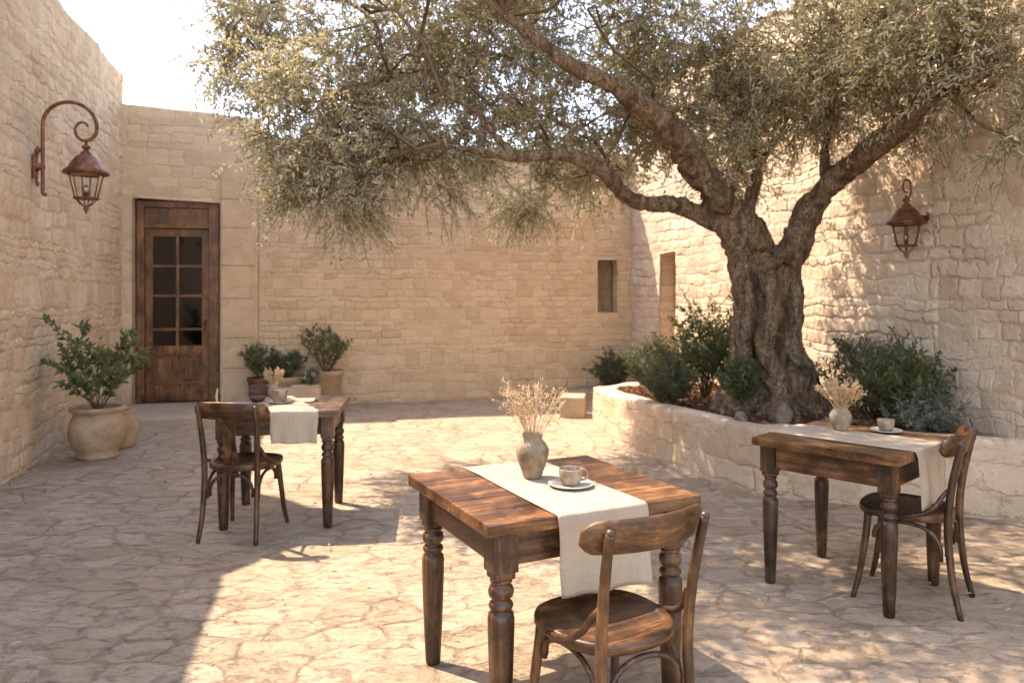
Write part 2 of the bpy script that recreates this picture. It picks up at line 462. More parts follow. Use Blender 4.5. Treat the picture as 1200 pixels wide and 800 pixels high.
M['shrub_leaf'] = leaf_mat('shrub_leaf', (.040, .062, .018), (.09, .115, .036), (.11, .13, .06), (.14, .17, .03), .42, .28)
M['pot_leaf'] = leaf_mat('broad_leaf', (.055, .080, .024), (.115, .15, .05), (.16, .18, .09), (.18, .21, .04), .38, .32)
M['rosemary'] = leaf_mat('rosemary_leaf', (.040, .056, .024), (.09, .11, .05), (.14, .15, .09), (.12, .13, .04), .5, .28)
M['grey_leaf'] = leaf_mat('grey_leaf', (.10, .12, .085), (.19, .21, .16), (.26, .27, .22), (.2, .2, .1), .6, .3)
M['dry'] = flat_mat('dried_stalk', (.50, .35, .19), .85, .3, 40)
M['dry_head'] = leaf_mat('dried_head', (.48, .33, .17), (.62, .46, .27), (.58, .43, .25), (.6, .42, .2), .8, .35)
M['litter'] = leaf_mat('leaf_litter', (.12, .06, .028), (.27, .15, .075), (.24, .14, .07), (.3, .15, .05), .8, .1)
M['fallen'] = leaf_mat('fallen_leaf', (.30, .20, .09), (.50, .38, .20), (.45, .35, .2), (.4, .3, .1), .7, .2)
M['white_petal'] = flat_mat('white_petal', (.72, .66, .56), .8)
M['soil'] = soil_mat()

# ------------------------------------------------------------------ the setting
def wavy_grid():
    """one paving sheet: fine under the courtyard, coarse to the horizon"""
    def lines(lo, hi, step):
        return list(np.arange(lo, hi + 1e-6, step))
    outer = [4, 9, 20, 60, 200]
    xs = [-6.5 - o for o in reversed(outer)] + lines(-6.5, 6.5, .08) + [6.5 + o for o in outer]
    ys = [-1.0 - o for o in reversed(outer)] + lines(-1.0, 13.0, .08) + [13.0 + o for o in outer]
    V = []
    for y in ys:
        for x in xs:
            inside = -6 < x < 6 and -.5 < y < 12.5
            z = (mnoise.noise(Vector((x * .9, y * .9, .3))) * .012 + mnoise.noise(Vector((x * 3.2, y * 3.2, 1.3))) * .006) if inside else 0.0
            V.append((x, y, z))
    nx = len(xs)
    Fa = [(j * nx + i, j * nx + i + 1, (j + 1) * nx + i + 1, (j + 1) * nx + i) for j in range(len(ys) - 1) for i in range(nx - 1)]
    return np_mesh('courtyard_ground', V, Fa, M['ground'], smooth=True)
g = wavy_grid(); tag(g, kind='structure')

def wall(name, a, b, h_fn, mat, label, thick=.5, step=.03, holes=(), depth=.3, rough=.02, seed=0.0, cat='wall', group=None, coarse=False):
    """A stone wall from ground point a to b. Local x runs along it, local -y faces the yard, z is up.
    holes: (x0, x1, z0, z1) recesses of the given depth, welded to the face."""
    a = Vector(a); b = Vector(b)
    L = (b - a).length
    ang = math.atan2(b.y - a.y, b.x - a.x)
    nx = max(2, round(L / step))
    H = max(h_fn(0), h_fn(L))
    nz = max(2, round(H / step))
    xs = [L * i / nx for i in range(nx + 1)]
    fr = [i / nz for i in range(nz + 1)]
    hs = []
    for (x0, x1, z0, z1) in holes:
        i0 = min(range(nx + 1), key=lambda i: abs(xs[i] - x0)); i1 = min(range(nx + 1), key=lambda i: abs(xs[i] - x1))
        xm = (x0 + x1) / 2
        j0 = min(range(nz + 1), key=lambda j: abs(fr[j] * h_fn(xm) - z0)); j1 = min(range(nz + 1), key=lambda j: abs(fr[j] * h_fn(xm) - z1))
        hs.append((i0, i1, j0, j1))
    V = []; idx = {}
    def vid(key, co):
        if key not in idx:
            idx[key] = len(V); V.append(co)
        return idx[key]
    def front(i, j):
        x = xs[i]; z = fr[j] * h_fn(x)
        n = mnoise.noise(Vector((x * 1.1 + seed, z * 1.1, seed))) * rough + mnoise.noise(Vector((x * 3.7 + seed, z * 3.7, seed + 4))) * rough * .45
        topw = mnoise.noise(Vector((x * 2.3 + seed, 7.7, seed))) * .010 * (1 if j == nz else 0)
        return vid(('f', i, j), (x, -n if not any(a0 <= i <= a1 and b0 <= j <= b1 for a0, a1, b0, b1 in hs) else 0.0, z + topw))
    Fa = []
    for i in range(nx):
        for j in range(nz):
            if any(a0 <= i < a1 and b0 <= j < b1 for a0, a1, b0, b1 in hs): continue
            Fa.append((front(i, j), front(i + 1, j), front(i + 1, j + 1), front(i, j + 1)))
    nd = 4
    def deep(i, j, k):
        x, y, z = V[front(i, j)]
        return vid(('d', i, j, k), (x, k * depth / nd, z)) if k else front(i, j)
    for (a0, a1, b0, b1) in hs:
        for k in range(nd):
            for j in range(b0, b1):
                Fa.append((deep(a0, j, k), deep(a0, j + 1, k), deep(a0, j + 1, k + 1), deep(a0, j, k + 1)))
                Fa.append((deep(a1, j, k), deep(a1, j, k + 1), deep(a1, j + 1, k + 1), deep(a1, j + 1, k)))
            for i in range(a0, a1):
                if b0 > 0: Fa.append((deep(i, b0, k), deep(i, b0, k + 1), deep(i + 1, b0, k + 1), deep(i + 1, b0, k)))
                Fa.append((deep(i, b1, k), deep(i + 1, b1, k), deep(i + 1, b1, k + 1), deep(i, b1, k + 1)))
        # back of the recess
        for i in range(a0, a1):
            for j in range(b0, b1):
                def bk(ii, jj):
                    x = xs[ii]; z = fr[jj] * h_fn(x)
                    if ii in (a0, a1) or jj == b1 or (jj == b0 and b0 > 0):
                        return deep(ii, jj, nd)
                    return vid(('b', ii, jj), (x, depth, z))
                Fa.append((bk(i, j), bk(i + 1, j), bk(i + 1, j + 1), bk(i, j + 1)))
    nt = 6
    def top(i, k):
        x, y, z = V[front(i, nz)]
        return vid(('t', i, k), (x, thick * k / nt, z + mnoise.noise(Vector((x * 2.3, k * .7, seed))) * .012)) if k else front(i, nz)
    for i in range(nx):
        for k in range(nt):
            Fa.append((top(i, k), top(i + 1, k), top(i + 1, k + 1), top(i, k + 1)))
    # ends and back
    for e, i in ((0, 0), (1, nx)):
        x = xs[i]
        col = [front(i, j) for j in range(nz + 1)]
        far = [vid(('e', i, j), (x, thick, fr[j] * h_fn(x))) if j < nz else top(i, nt) for j in range(nz + 1)]
        for j in range(nz):
            q = (col[j], col[j + 1], far[j + 1], far[j])
            Fa.append(q if e == 0 else tuple(reversed(q)))
    Fa.append((idx[('e', 0, 0)], top(0, nt), top(nx, nt), idx[('e', nx, 0)]))
    o = np_mesh(name, V, Fa, mat, smooth=True)
    o.location = (a.x, a.y, -.03); o.rotation_euler = (0, 0, ang)
    tag(o, label, cat, group)
    return o, ang

# courtyard corners (metres, camera at the origin)
cLN = Vector((-2.25, -.6)); cLF = Vector((-5.02, 9.88))
cDB = Vector((-3.40, 10.28)); cBR = Vector((1.80, 11.58)); cRB = Vector((3.34, 6.10)); cRN = Vector((3.95, 1.2))
WG = 'stone walls enclosing the courtyard'
L_left = (cLF - cLN).length
s_par = 0.0
def left_h(x):
    return 4.36
w_left, _ = wall('stone_wall', cLN, cLF + (cLF - cLN).normalized() * .07, left_h, M['left_stone'], 'tall rough rubble wall carrying the scroll bracket lantern', step=.03, rough=.035, seed=2.0, group=WG)
uD = (cDB - cLF).normalized()
w_door, angD = wall('stone_wall', cLF - uD * .2, cDB, lambda x: 4.0 - .06 * x, M['door_stone'], 'smooth pale stone wall section with the wooden door in it', step=.03,
                    holes=[(.34, 1.38, 0.0, 2.76)], depth=.30, rough=.012, seed=5.0, group=WG)
w_back, angB = wall('stone_wall', cDB + Vector((math.cos(.242), math.sin(.242))) * .003, cBR + Vector((math.cos(.242), math.sin(.242))) * .12, lambda x: 3.64, M['back_stone'], 'long coursed rubble back wall with one small shuttered window', step=.03,
                    holes=[(4.83, 5.13, 1.25, 2.06)], depth=.20, rough=.022, seed=8.0, group=WG)
w_right, angR = wall('stone_wall', cBR, cRB + (cRB - cBR).normalized() * .06, lambda x: 4.5, M['right_stone'], 'sun dappled rubble wall behind the olive trunk with tall narrow niche', step=.03,
                     holes=[(.93, 1.42, .55, 2.11)], depth=.26, rough=.04, seed=13.0, group=WG)
w_right2, angR2 = wall('stone_wall', cRB, cRN, lambda x: 4.5, M['right_stone'], 'sunlit stone wall beyond the hanging copper lantern, nearest the chair', step=.03,
                       rough=.04, seed=17.0, group=WG)
# unseen sloped block added on top of the left wall to shade the left table
dl = (cLF - cLN).normalized()
def pt_left(y):
    return cLN + dl * ((y - cLN.y) / dl.y)
mb = MB()
xa, xb = (5.45 - cLN.y) / dl.y, (7.2 - cLN.y) / dl.y
NPP = 24
vs = []; fs = []
for i in range(NPP + 1):
    t = i / NPP
    zt = (4.40 + 2.0 * t if t < .78 else 5.96 + .15 * math.sin((t - .78) * 9) - max(0, t - .86) * 7.0) + random.uniform(-.02, .02)
    for yy, z in ((.02, 4.30), (.02, zt), (.26, zt + .03), (.48, zt), (.48, 4.30)):
        vs.append((xa + (xb - xa) * t, yy, z))
for i in range(NPP):
    for k in range(4):
        fs.append((i * 5 + k, i * 5 + k + 1, i * 5 + k + 6, i * 5 + k + 5))
fs.append((4, 3, 2, 1, 0)); fs.append(tuple(range(NPP * 5, NPP * 5 + 5)))
mb.add(vs, fs, 0, False)
mb.build('shade_block', M['dressed'], w_left)

# dressed blocks round the door (part of the door wall)
mb = MB()
zz = 0.09
k = 0
while zz < 3.1:
    hh = [.46, .40, .52, .44, .50, .38, .46][k % 7]
    x1 = 1.20
    wdt = .36 if k % 2 else .42
    mb.box((x1 + wdt / 2 + .004, -.012, zz + hh / 2), (wdt - .003, .036, hh - .003), bev=.012)
    zz += hh; k += 1
mb.build('door_surround', M['dressed'], w_door, loc=(.2, 0, 0))

# shutter board in the back wall's window (part of that wall)
mb = MB()
mb.box((4.955, .17, 1.655), (.20, .03, .79), bev=.004)
mb.box((5.075, .185, 1.655), (.07, .02, .79), bev=.003)
mb.build('shutter', M['shutter'], w_back)

# landing in front of the door
ux = Vector((math.cos(angD), math.sin(angD))); uy = Vector((-ux.y, ux.x))
mb = MB()
nseg = 9
tot = 2.05
outline = []
for i in range(nseg + 1):
    t = i / nseg
    outline.append((.06 + t * tot, -(1.25 - .12 * t) + .05 * mnoise.noise(Vector((t * 5, 2, 1)))))
vs = []; fs = []
for (x, y) in outline:
    for (yy, z) in ((-.02, .088), (y * .5, .094), (y + .05, .088), (y + .012, .076), (y, .055), (y - .01, -.03)):
        vs.append((x, yy, z))
for i in range(nseg):
    for j in range(5):
        fs.append((i * 6 + j, i * 6 + j + 1, (i + 1) * 6 + j + 1, (i + 1) * 6 + j))
n0 = nseg * 6
fs.append(tuple(range(n0, n0 + 6))); fs.append(tuple(reversed(range(0, 6))))
mb.add(vs, fs, 0, False)
o = mb.build('door_step', M['step_stone'], loc=(cLF.x, cLF.y, 0), rz=angD)
tag(o, 'broad low worn stone step below the wooden door', 'step')

# ------------------------------------------------------------------ wooden door
dr = empty('wooden_door', (cLF.x, cLF.y, .062), angD)
tag(dr, 'dark brown wooden door with eight glass panes in the pale wall', 'door')
x0, x1, ztop = .155, 1.165, 2.66
yf = .15
mb = MB()
mb.box((x0 + .045, yf, ztop / 2), (.09, .12, ztop), bev=.006)
mb.box((x1 - .065, yf, ztop / 2), (.13, .12, ztop), bev=.006)
mb.box(((x0 + x1) / 2 - .02, yf, ztop - .04), (x1 - x0 - .22, .12, .08), bev=.006)
mb.box(((x0 + x1) / 2 - .02, yf + .01, ztop - .19), (x1 - x0 - .22, .06, .215), bev=.004)
mb.box(((x0 + x1) / 2 - .02, yf - .004, ztop - .325), (x1 - x0 - .22, .12, .05), bev=.006)
mb.build('frame', M['door_wood'], dr)
lx0, lx1, lz0, lz1 = x0 + .095, x1 - .135, .03, ztop - .355
yl = yf + .015
lf = MB()
sw = .085
lf.box((lx0 + sw / 2, yl, (lz0 + lz1) / 2), (sw, .05, lz1 - lz0), bev=.004)
lf.box((lx1 - sw / 2, yl, (lz0 + lz1) / 2), (sw, .05, lz1 - lz0), bev=.004)
iw0, iw1 = lx0 + sw + .001, lx1 - sw - .001
for zc, hh in ((lz1 - .05, .10), (.705, .11), (.14, .22)):
    lf.box(((iw0 + iw1) / 2, yl, zc), (iw1 - iw0, .048, hh), bev=.004)
mx = (iw0 + iw1) / 2
gz0, gz1 = .762, lz1 - .102
lf.box((mx, yl, (gz0 + gz1) / 2), (.035, .044, gz1 - gz0), bev=.004)
lf.box((mx, yl, (.252 + .648) / 2), (.06, .044, .394), bev=.004)
rows = [gz0, gz0 + .215, gz0 + .215 + .445, gz0 + .215 + .89, gz1]
rows[3] = rows[2] + (gz1 - rows[2]) / 2
for zr in rows[1:4]:
    for a_, b_ in ((iw0, mx - .019), (mx + .019, iw1)):
        lf.box(((a_ + b_) / 2, yl, zr), (b_ - a_, .042, .032), bev=.004)
leaf = lf.build('door_leaf', M['door_wood'], dr)
for a_, b_ in ((iw0, mx - .031), (mx + .031, iw1)):
    pm = MB()
    pm.box(((a_ + b_) / 2, yl + .012, .45), (b_ - a_, .018, .392), bev=.002)
    pm.box(((a_ + b_) / 2, yl - .002, .45), (b_ - a_ - .10, .022, .29), bev=.010)
    for zc in (.262, .638): pm.box(((a_ + b_) / 2, yl - .022, zc), (b_ - a_ - .002, .022, .020), bev=.005)
    for xc in (a_ + .011, b_ - .011): pm.box((xc, yl - .022, .45), (.020, .022, .354), bev=.005)
    pm.build('panel', M['door_wood'], leaf)
for i in range(4):
    for a_, b_ in ((iw0, mx - .018), (mx + .018, iw1)):
        pm = MB()
        za, zb = rows[i] + (.016 if i else 0), rows[i + 1] - (.016 if i < 3 else 0)
        pm.box(((a_ + b_) / 2, yl + .006, (za + zb) / 2), (b_ - a_, .006, zb - za))
        pm.build('pane', M['door_glass'], leaf)
hm = MB()
hm.box((lx1 - .042, yl - .030, 1.02), (.035, .008, .17), bev=.003)
hm.tube([(lx1 - .042, yl - .03, 1.05), (lx1 - .042, yl - .075, 1.05), (lx1 - .075, yl - .08, 1.05), (lx1 - .145, yl - .078, 1.045)], .009, 8)
hm.build('handle', M['iron'], leaf)
rm = MB()   # board behind the panes, coloured near-black for the room's darkness
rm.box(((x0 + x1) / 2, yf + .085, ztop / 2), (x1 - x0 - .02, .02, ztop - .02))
rm.build('darkness_board', M['interior'], dr)

# ------------------------------------------------------------------ planter, soil
plan = [Vector(p) for p in [(1.95, 9.55), (1.35, 9.35), (.94, 8.92), (.98, 8.3), (1.16, 7.5), (1.46, 6.55), (1.84, 5.74), (2.18, 5.60), (2.75, 5.36), (3.36, 5.10), (3.60, 5.0)]]
rim = [.42, .42, .435, .45, .48, .50, .51, .515, .52, .52, .52]
pl2 = []; rm2 = []
for i in range(len(plan) - 1):
    n = max(2, int((plan[i + 1] - plan[i]).length / .03))
    for k in range(n):
        t = k / n
        pl2.append(plan[i].lerp(plan[i + 1], t)); rm2.append(rim[i] * (1 - t) + rim[i + 1] * t)
pl2.append(plan[-1]); rm2.append(rim[-1])
# soften the corners
for _ in range(6):
    q = [pl2[0]] + [(pl2[i - 1] + pl2[i] * 2 + pl2[i + 1]) / 4 for i in range(1, len(pl2) - 1)] + [pl2[-1]]
    pl2 = q
def offset_curve(c, d):
    out = []
    for i in range(len(c)):
        t = (c[min(i + 1, len(c) - 1)] - c[max(i - 1, 0)]).normalized()
        out.append(c[i] + Vector((-t.y, t.x)) * d)
    return out
inner = offset_curve(pl2, .20)
vs = []; fs = []
n = len(pl2)
NZ = 18
for i in range(n):
    o_, in_ = pl2[i], inner[i]; h = rm2[i] + mnoise.noise(Vector((i * .045, 3, 1))) * .02
    s_ = i * .03
    dirn = (in_ - o_).normalized()
    ring = []
    for j in range(NZ):
        z = -.03 + (h - .012 + .03) * j / (NZ - 1)
        bul = mnoise.noise(Vector((s_ * 1.8, z * 3, 4))) * .025 + .02 * (1 - z / h)
        p = o_ - dirn * bul
        ring.append((p.x, p.y, z))
    for j in range(6):
        t = (j + .6) / 6
        p = o_.lerp(in_, t)
        ring.append((p.x, p.y, h + mnoise.noise(Vector((s_ * 2.5, t * 2, 9))) * .012 - (.008 if j in (0, 5) else 0)))
    p = in_
    ring.append((p.x, p.y, h - .02)); ring.append((p.x, p.y, h - .25))
    vs.extend(ring)
m = NZ + 8
for i in range(n - 1):
    for j in range(m - 1):
        fs.append((i * m + j, (i + 1) * m + j, (i + 1) * m + j + 1, i * m + j + 1))
fs.append(tuple(reversed(range(0, m)))); fs.append(tuple(range((n - 1) * m, n * m)))
mb = MB(); mb.add(vs, fs, 0, True)
o = mb.build('planter_wall', M['planter_stone'])
tag(o, 'low curved stone planter wall round the olive tree', 'planter')

def right_wall_x(y):
    if y >= cRB.y:
        t = (y - cRB.y) / (cBR.y - cRB.y); return cRB.x + (cBR.x - cRB.x) * t
    t = (y - cRN.y) / (cRB.y - cRN.y); return cRN.x + (cRB.x - cRN.x) * t
TX, TY = 2.30, 6.72
def soil_z(x, y):
    d = math.hypot(x - TX, y - TY)
    return .435 + .12 * math.exp(-(d / .75) ** 2) + mnoise.noise(Vector((x * 5, y * 5, 0))) * .018 - .04 * max(0, min(1, (y - 7.2) / 1.5))
SY = []
mid = [p.lerp(q, .85) for p, q in zip(pl2, inner)]
vs = []; fs = []
ncol = 40
idx_ok = [i for i in range(0, n, 2)]
for i in idx_ok:
    a_ = mid[i]
    xw = right_wall_x(a_.y) + .06
    for k in range(ncol + 1):
        t = k / ncol
        x = a_.x + (max(xw, a_.x + .02) - a_.x) * t
        y = a_.y + (.12 * t if a_.y < 6 else 0)
        vs.append((x, y, min(soil_z(x, y), (rm2[i] - .03) if t < .03 else 9)))
for i in range(len(idx_ok) - 1):
    for k in range(ncol):
        b0 = i * (ncol + 1) + k
        fs.append((b0, b0 + ncol + 1, b0 + ncol + 2, b0 + 1))
mb = MB(); mb.add(vs, fs, 0, True)
o = mb.build('planter_soil', M['soil'])
tag(o, 'dark brown earth filling the curved stone planter', 'soil', kind='structure')

# low block and ledge by the far end of the planter
mb = MB(); mb.box((0, 0, .115), (.30, .42, .27), bev=.02)
o = mb.build('stone_block', M['step_stone'], loc=(.76, 9.55, 0), rz=-.15)
tag(o, 'small square stone block at the far end of the planter', 'stone block')
mb = MB(); mb.box((0, 0, .04), (1.5, .32, .14), bev=.015)
o = mb.build('stone_ledge', M['step_stone'], loc=(1.02, 11.13, 0), rz=angB)
tag(o, 'low flat stone ledge along the back wall in the far corner', 'ledge')

# ------------------------------------------------------------------ leaves and plants
def leaf_arrays(base, dirv, nrm, length, width, curl=.08):
    """6 vertices and 2 quads for each leaf, folded a little along its midrib"""
    n = len(base)
    dirv = dirv / np.linalg.norm(dirv, axis=1, keepdims=True)
    side = np.cross(dirv, nrm); side /= (np.linalg.norm(side, axis=1, keepdims=True) + 1e-9)
    up = np.cross(side, dirv)
    L = length[:, None]; W = width[:, None]
    c = curl * L
    tip = base + dirv * L - up * c
    l1 = base + dirv * L * .32 - side * W * .42 + up * (W * .18 + c * .5)
    l2 = base + dirv * L * .68 - side * W * .40 + up * (W * .16 + c * .2)
    r1 = base + dirv * L * .32 + side * W * .42 + up * (W * .18 + c * .5)
    r2 = base + dirv * L * .68 + side * W * .40 + up * (W * .16 + c * .2)
    V = np.stack([base, l1, l2, tip, r2, r1], axis=1).reshape(-1, 3)
    o = np.arange(n)[:, None] * 6
    Fq = np.concatenate([o + np.array([[0, 3, 2, 1]]), o + np.array([[0, 5, 4, 3]])], axis=1).reshape(-1, 4)
    return V, Fq

def unit(v):
    return v / (np.linalg.norm(v, axis=-1, keepdims=True) + 1e-9)

def twig_tubes(P, r0, r1):
    """P: (n, k, 3) polylines -> three-sided tubes"""
    n, k, _ = P.shape
    T = np.gradient(P, axis=1); T = unit(T)
    ref = np.where(np.abs(T[..., 2:3]) < .9, np.array([0, 0, 1.0]), np.array([1.0, 0, 0]))
    A = unit(np.cross(T, ref)); B = np.cross(T, A)
    rad = np.linspace(0, 1, k)[None, :, None] * (r1 - r0) + r0
    rings = []
    for a in range(3):
        an = a * 2 * math.pi / 3
        rings.append(P + (A * math.cos(an) + B * math.sin(an)) * rad)
    V = np.stack(rings, axis=2).reshape(-1, 3)
    i = np.arange(n)[:, None, None] * (k * 3) + np.arange(k - 1)[None, :, None] * 3
    q = []
    for a in range(3):
        b = (a + 1) % 3
        q.append(np.stack([i[..., 0] + a, i[..., 0] + b, i[..., 0] + 3 + b, i[..., 0] + 3 + a], axis=-1))
    return V, np.stack(q, axis=2).reshape(-1, 4)

def shrub(name, loc, label, cat, height, spread, stems, per, leaf_l, leaf_w, mat, group=None, stem_mat=None, droop=.2, upright=.5, seed=0, bare=.15, side_n=3, flower=None):
    g_ = np.random.default_rng(seed)
    root = empty(name, loc)
    tag(root, label, cat, group)
    a = g_.uniform(0, 2 * np.pi, stems)
    rr = np.sqrt(g_.uniform(0, 1, stems))
    K = 7
    t = np.linspace(0, 1, K)
    hgt = height * g_.uniform(.62, 1.0, stems) * (1 - .3 * rr ** 2)
    P = np.zeros((stems, K, 3))
    r_at = spread * rr[:, None] * (t[None, :] ** (.75 + upright * .6))
    P[..., 0] = np.cos(a)[:, None] * r_at + (.05 * spread * rr * np.cos(a))[:, None]
    P[..., 1] = np.sin(a)[:, None] * r_at + (.05 * spread * rr * np.sin(a))[:, None]
    P[..., 2] = hgt[:, None] * (t[None, :] - droop * rr[:, None] * t[None, :] ** 3)
    P[:, 1:, :2] += g_.normal(0, .02 * spread + .004, (stems, K - 1, 2))
    # side shoots
    S = []
    for s_ in range(side_n):
        k = g_.integers(2, K - 1, stems)
        st = P[np.arange(stems), k]
        ang = g_.uniform(0, 2 * np.pi, stems)
        ln = height * g_.uniform(.15, .34, stems)
        d = np.stack([np.cos(ang) * .7, np.sin(ang) * .7, g_.uniform(.25, .9, stems)], axis=1)
        Q = st[:, None, :] + unit(d)[:, None, :] * (ln[:, None] * t[None, :])[..., None]
        S.append(Q)
    allP = np.concatenate([P] + S, axis=0)
    nS = len(allP)
    V, Fq = twig_tubes(allP, .0045 * (height / .7) ** .5, .0015)
    np_mesh('stems', V, Fq, stem_mat or M['stem'], root, True)
    tt = g_.uniform(bare, 1.0, (nS, per))
    tt[stems:] = g_.uniform(.1, 1.0, (nS - stems, per))
    f = tt * (K - 1); i0 = np.minimum(f.astype(int), K - 2); w = (f - i0)[..., None]
    ar = np.arange(nS)[:, None]
    base = allP[ar, i0] * (1 - w) + allP[ar, i0 + 1] * w
    tan = unit(allP[ar, i0 + 1] - allP[ar, i0])
    rv = unit(g_.normal(0, 1, base.shape))
    perp = unit(rv - tan * (rv * tan).sum(-1, keepdims=True))
    d = tan * .55 + perp * .8 + np.array([0, 0, .12])
    nr = unit(np.array([0, 0, 1.0]) + g_.normal(0, .45, base.shape))
    N = nS * per
    V, Fq = leaf_arrays(base.reshape(-1, 3), d.reshape(-1, 3), nr.reshape(-1, 3), leaf_l * g_.uniform(.6, 1.15, N), leaf_w * g_.uniform(.7, 1.15, N), .1)
    np_mesh('foliage', V, Fq, mat, root)
    if flower is not None:
        mbf = MB()
        for _ in range(flower[0]):
            p = allP[g_.integers(0, nS), K - 1]
            for b in range(5):
                q = p + g_.normal(0, flower[1], 3)
                mbf.lathe([(0.0005, -flower[1] * .6), (flower[1] * .7, 0), (.0005, flower[1] * .5)], q, 6)
        mbf.build('blossom', M['white_petal'], root)
    return root

# ------------------------------------------------------------------ olive tree
tree = empty('olive_tree', (TX, TY, .45))
tag(tree, 'big old olive tree with twisted forked trunk in the stone planter', 'tree')
TL = Vector((TX, TY, .45))
def skel(lst):
    return [at(px, py, d) - TL for (px, py, d, r) in lst], [r for (_, _, _, r) in lst]
limbs = {
 'core': [(908, 492, 6.72, .44), (903, 460, 6.72, .37), (899, 425, 6.72, .33), (899, 385, 6.72, .31), (895, 345, 6.72, .30), (889, 310, 6.7, .29), (880, 280, 6.66, .24)],
 'left_lobe': [(852, 492, 6.55, .17), (868, 450, 6.58, .18), (868, 400, 6.6, .17), (874, 350, 6.6, .18), (866, 305, 6.6, .19), (852, 268, 6.55, .19)],
 'right_lobe': [(960, 494, 6.6, .18), (946, 455, 6.6, .18), (934, 410, 6.6, .17), (930, 360, 6.62, .17), (925, 320, 6.65, .18), (925, 290, 6.65, .18)],
 'front_lobe': [(915, 498, 6.32, .15), (912, 455, 6.4, .15), (896, 410, 6.42, .13), (905, 360, 6.42, .12), (895, 320, 6.45, .12)],
 'big_left': [(880, 295, 6.66, .27), (862, 262, 6.6, .225), (843, 232, 6.5, .205), (824, 203, 6.4, .195), (798, 165, 6.15, .175), (765, 132, 5.9, .15), (722, 102, 5.65, .12), (672, 78, 5.5, .09), (628, 46, 5.4, .062), (592, 18, 5.35, .04)],
 'right': [(915, 310, 6.66, .24), (935, 275, 6.6, .19), (958, 238, 6.5, .165), (984, 206, 6.4, .15), (1018, 177, 6.0, .138), (1054, 150, 5.65, .12), (1086, 114, 5.3, .095), (1110, 74, 5.1, .07), (1130, 26, 4.95, .045)],
 'low_left': [(866, 285, 6.62, .16), (838, 262, 6.55, .135), (800, 244, 6.45, .11), (762, 239, 6.4, .098), (732, 228, 6.25, .092), (710, 204, 6.1, .088), (688, 189, 6.0, .08), (652, 181, 5.85, .068), (602, 184, 5.7, .056), (560, 178, 5.6, .038), (518, 168, 5.5, .024)],
 'low_left_fork': [(606, 184, 5.7, .048), (582, 160, 5.65, .042), (556, 130, 5.6, .034), (518, 110, 5.5, .022)],
 'mid': [(872, 255, 6.75, .11), (884, 216, 6.85, .08), (894, 186, 6.95, .06), (914, 158, 7.0, .042), (930, 120, 7.0, .03)],
 'right_sub': [(970, 222, 6.45, .075), (966, 185, 6.5, .055), (973, 142, 6.55, .042), (986, 92, 6.55, .025)],
}
fat = MB(); seg_a = []; seg_b = []; seg_r = []
for key, lst in limbs.items():
    P, rr = skel(lst)
    rr = [r * (.71 if key not in ('core', 'left_lobe', 'right_lobe', 'front_lobe') else (1.22 if i == 0 else .82 if i == 1 else .60)) for i, r in enumerate(rr)]
    P2 = smooth_path(P, 5); r2 = interp(rr, 5)
    # gnarly deviation
    P2 = [p + Vector((mnoise.noise(p * 2.1 + Vector((3, 1, 2))), mnoise.noise(p * 2.1 + Vector((8, 5, 1))), mnoise.noise(p * 2.1 + Vector((1, 9, 4))))) * min(.05, r * .35) for p, r in zip(P2, r2)]
    fat.tube(P2, [max(.016, r * .95) for r in r2], 14)
    for i in range(len(P2) - 1):
        seg_a.append(P2[i]); seg_b.append(P2[i + 1]); seg_r.append((r2[i] + r2[i + 1]) / 2)
for k in range(11):   # roots
    a = k / 11 * 2 * math.pi + random.uniform(-.2, .2)
    ln = random.uniform(.40, .58)
    pts = []
    for t in (0, .25, .5, .75, 1):
        rr_ = .22 + ln * t
        aa = a + .3 * math.sin(t * 3 + k)
        pts.append(Vector((math.cos(aa) * rr_, math.sin(aa) * rr_ * .8, .30 * (1 - t) ** 1.9 + .02 - .05 * t)))
    P2 = smooth_path(pts, 4)
    fat.tube(P2, interp([.15, .115, .08, .055, .03], 4), 10)
    for i in range(len(P2) - 1):
        seg_a.append(P2[i]); seg_b.append(P2[i + 1]); seg_r.append(.07)
tmp = fat.build('trunk_source', M['bark'])
md = tmp.modifiers.new('remesh', 'REMESH'); md.mode = 'VOXEL'; md.voxel_size = .02
dg = bpy.context.evaluated_depsgraph_get()
ev = tmp.evaluated_get(dg); me = ev.to_mesh()
nv = len(me.vertices)
V = np.empty(nv * 3, dtype=np.float32); me.vertices.foreach_get('co', V); V = V.reshape(-1, 3)
Nn = np.empty(nv * 3, dtype=np.float32); me.vertices.foreach_get('normal', Nn); Nn = Nn.reshape(-1, 3)
Fq = [tuple(p.vertices) for p in me.polygons]
ev.to_mesh_clear()
old = tmp.data
bpy.data.objects.remove(tmp); bpy.data.meshes.remove(old)
A = np.array([tuple(a) for a in seg_a]); B = np.array([tuple(b) for b in seg_b]); RR = np.array(seg_r)
AB = B - A; LL = (AB ** 2).sum(1)
best = np.full(nv, 1e9); bi = np.zeros(nv, dtype=int)
for i in range(len(A)):
    t = np.clip(((V - A[i]) @ AB[i]) / LL[i], 0, 1)
    dd = np.linalg.norm(V - (A[i] + t[:, None] * AB[i]), axis=1) - RR[i]
    mk = dd < best
    best[mk] = dd[mk]; bi[mk] = i
axis = unit(AB)[bi]; rad = RR[bi]
for _ in range(1):
    tw = .9 * V[:, 2]
    ca, sa = np.cos(tw), np.sin(tw)
    Vt = V.copy()
    low = np.clip((1.7 - V[:, 2]) / .8, 0, 1)
    xr = V[:, 0] * ca - V[:, 1] * sa; yr = V[:, 0] * sa + V[:, 1] * ca
    Vt[:, 0] = V[:, 0] * (1 - low) + xr * low; Vt[:, 1] = V[:, 1] * (1 - low) + yr * low
q = Vt - axis * ((Vt * axis).sum(1, keepdims=True)) * .80
disp = np.empty(nv)
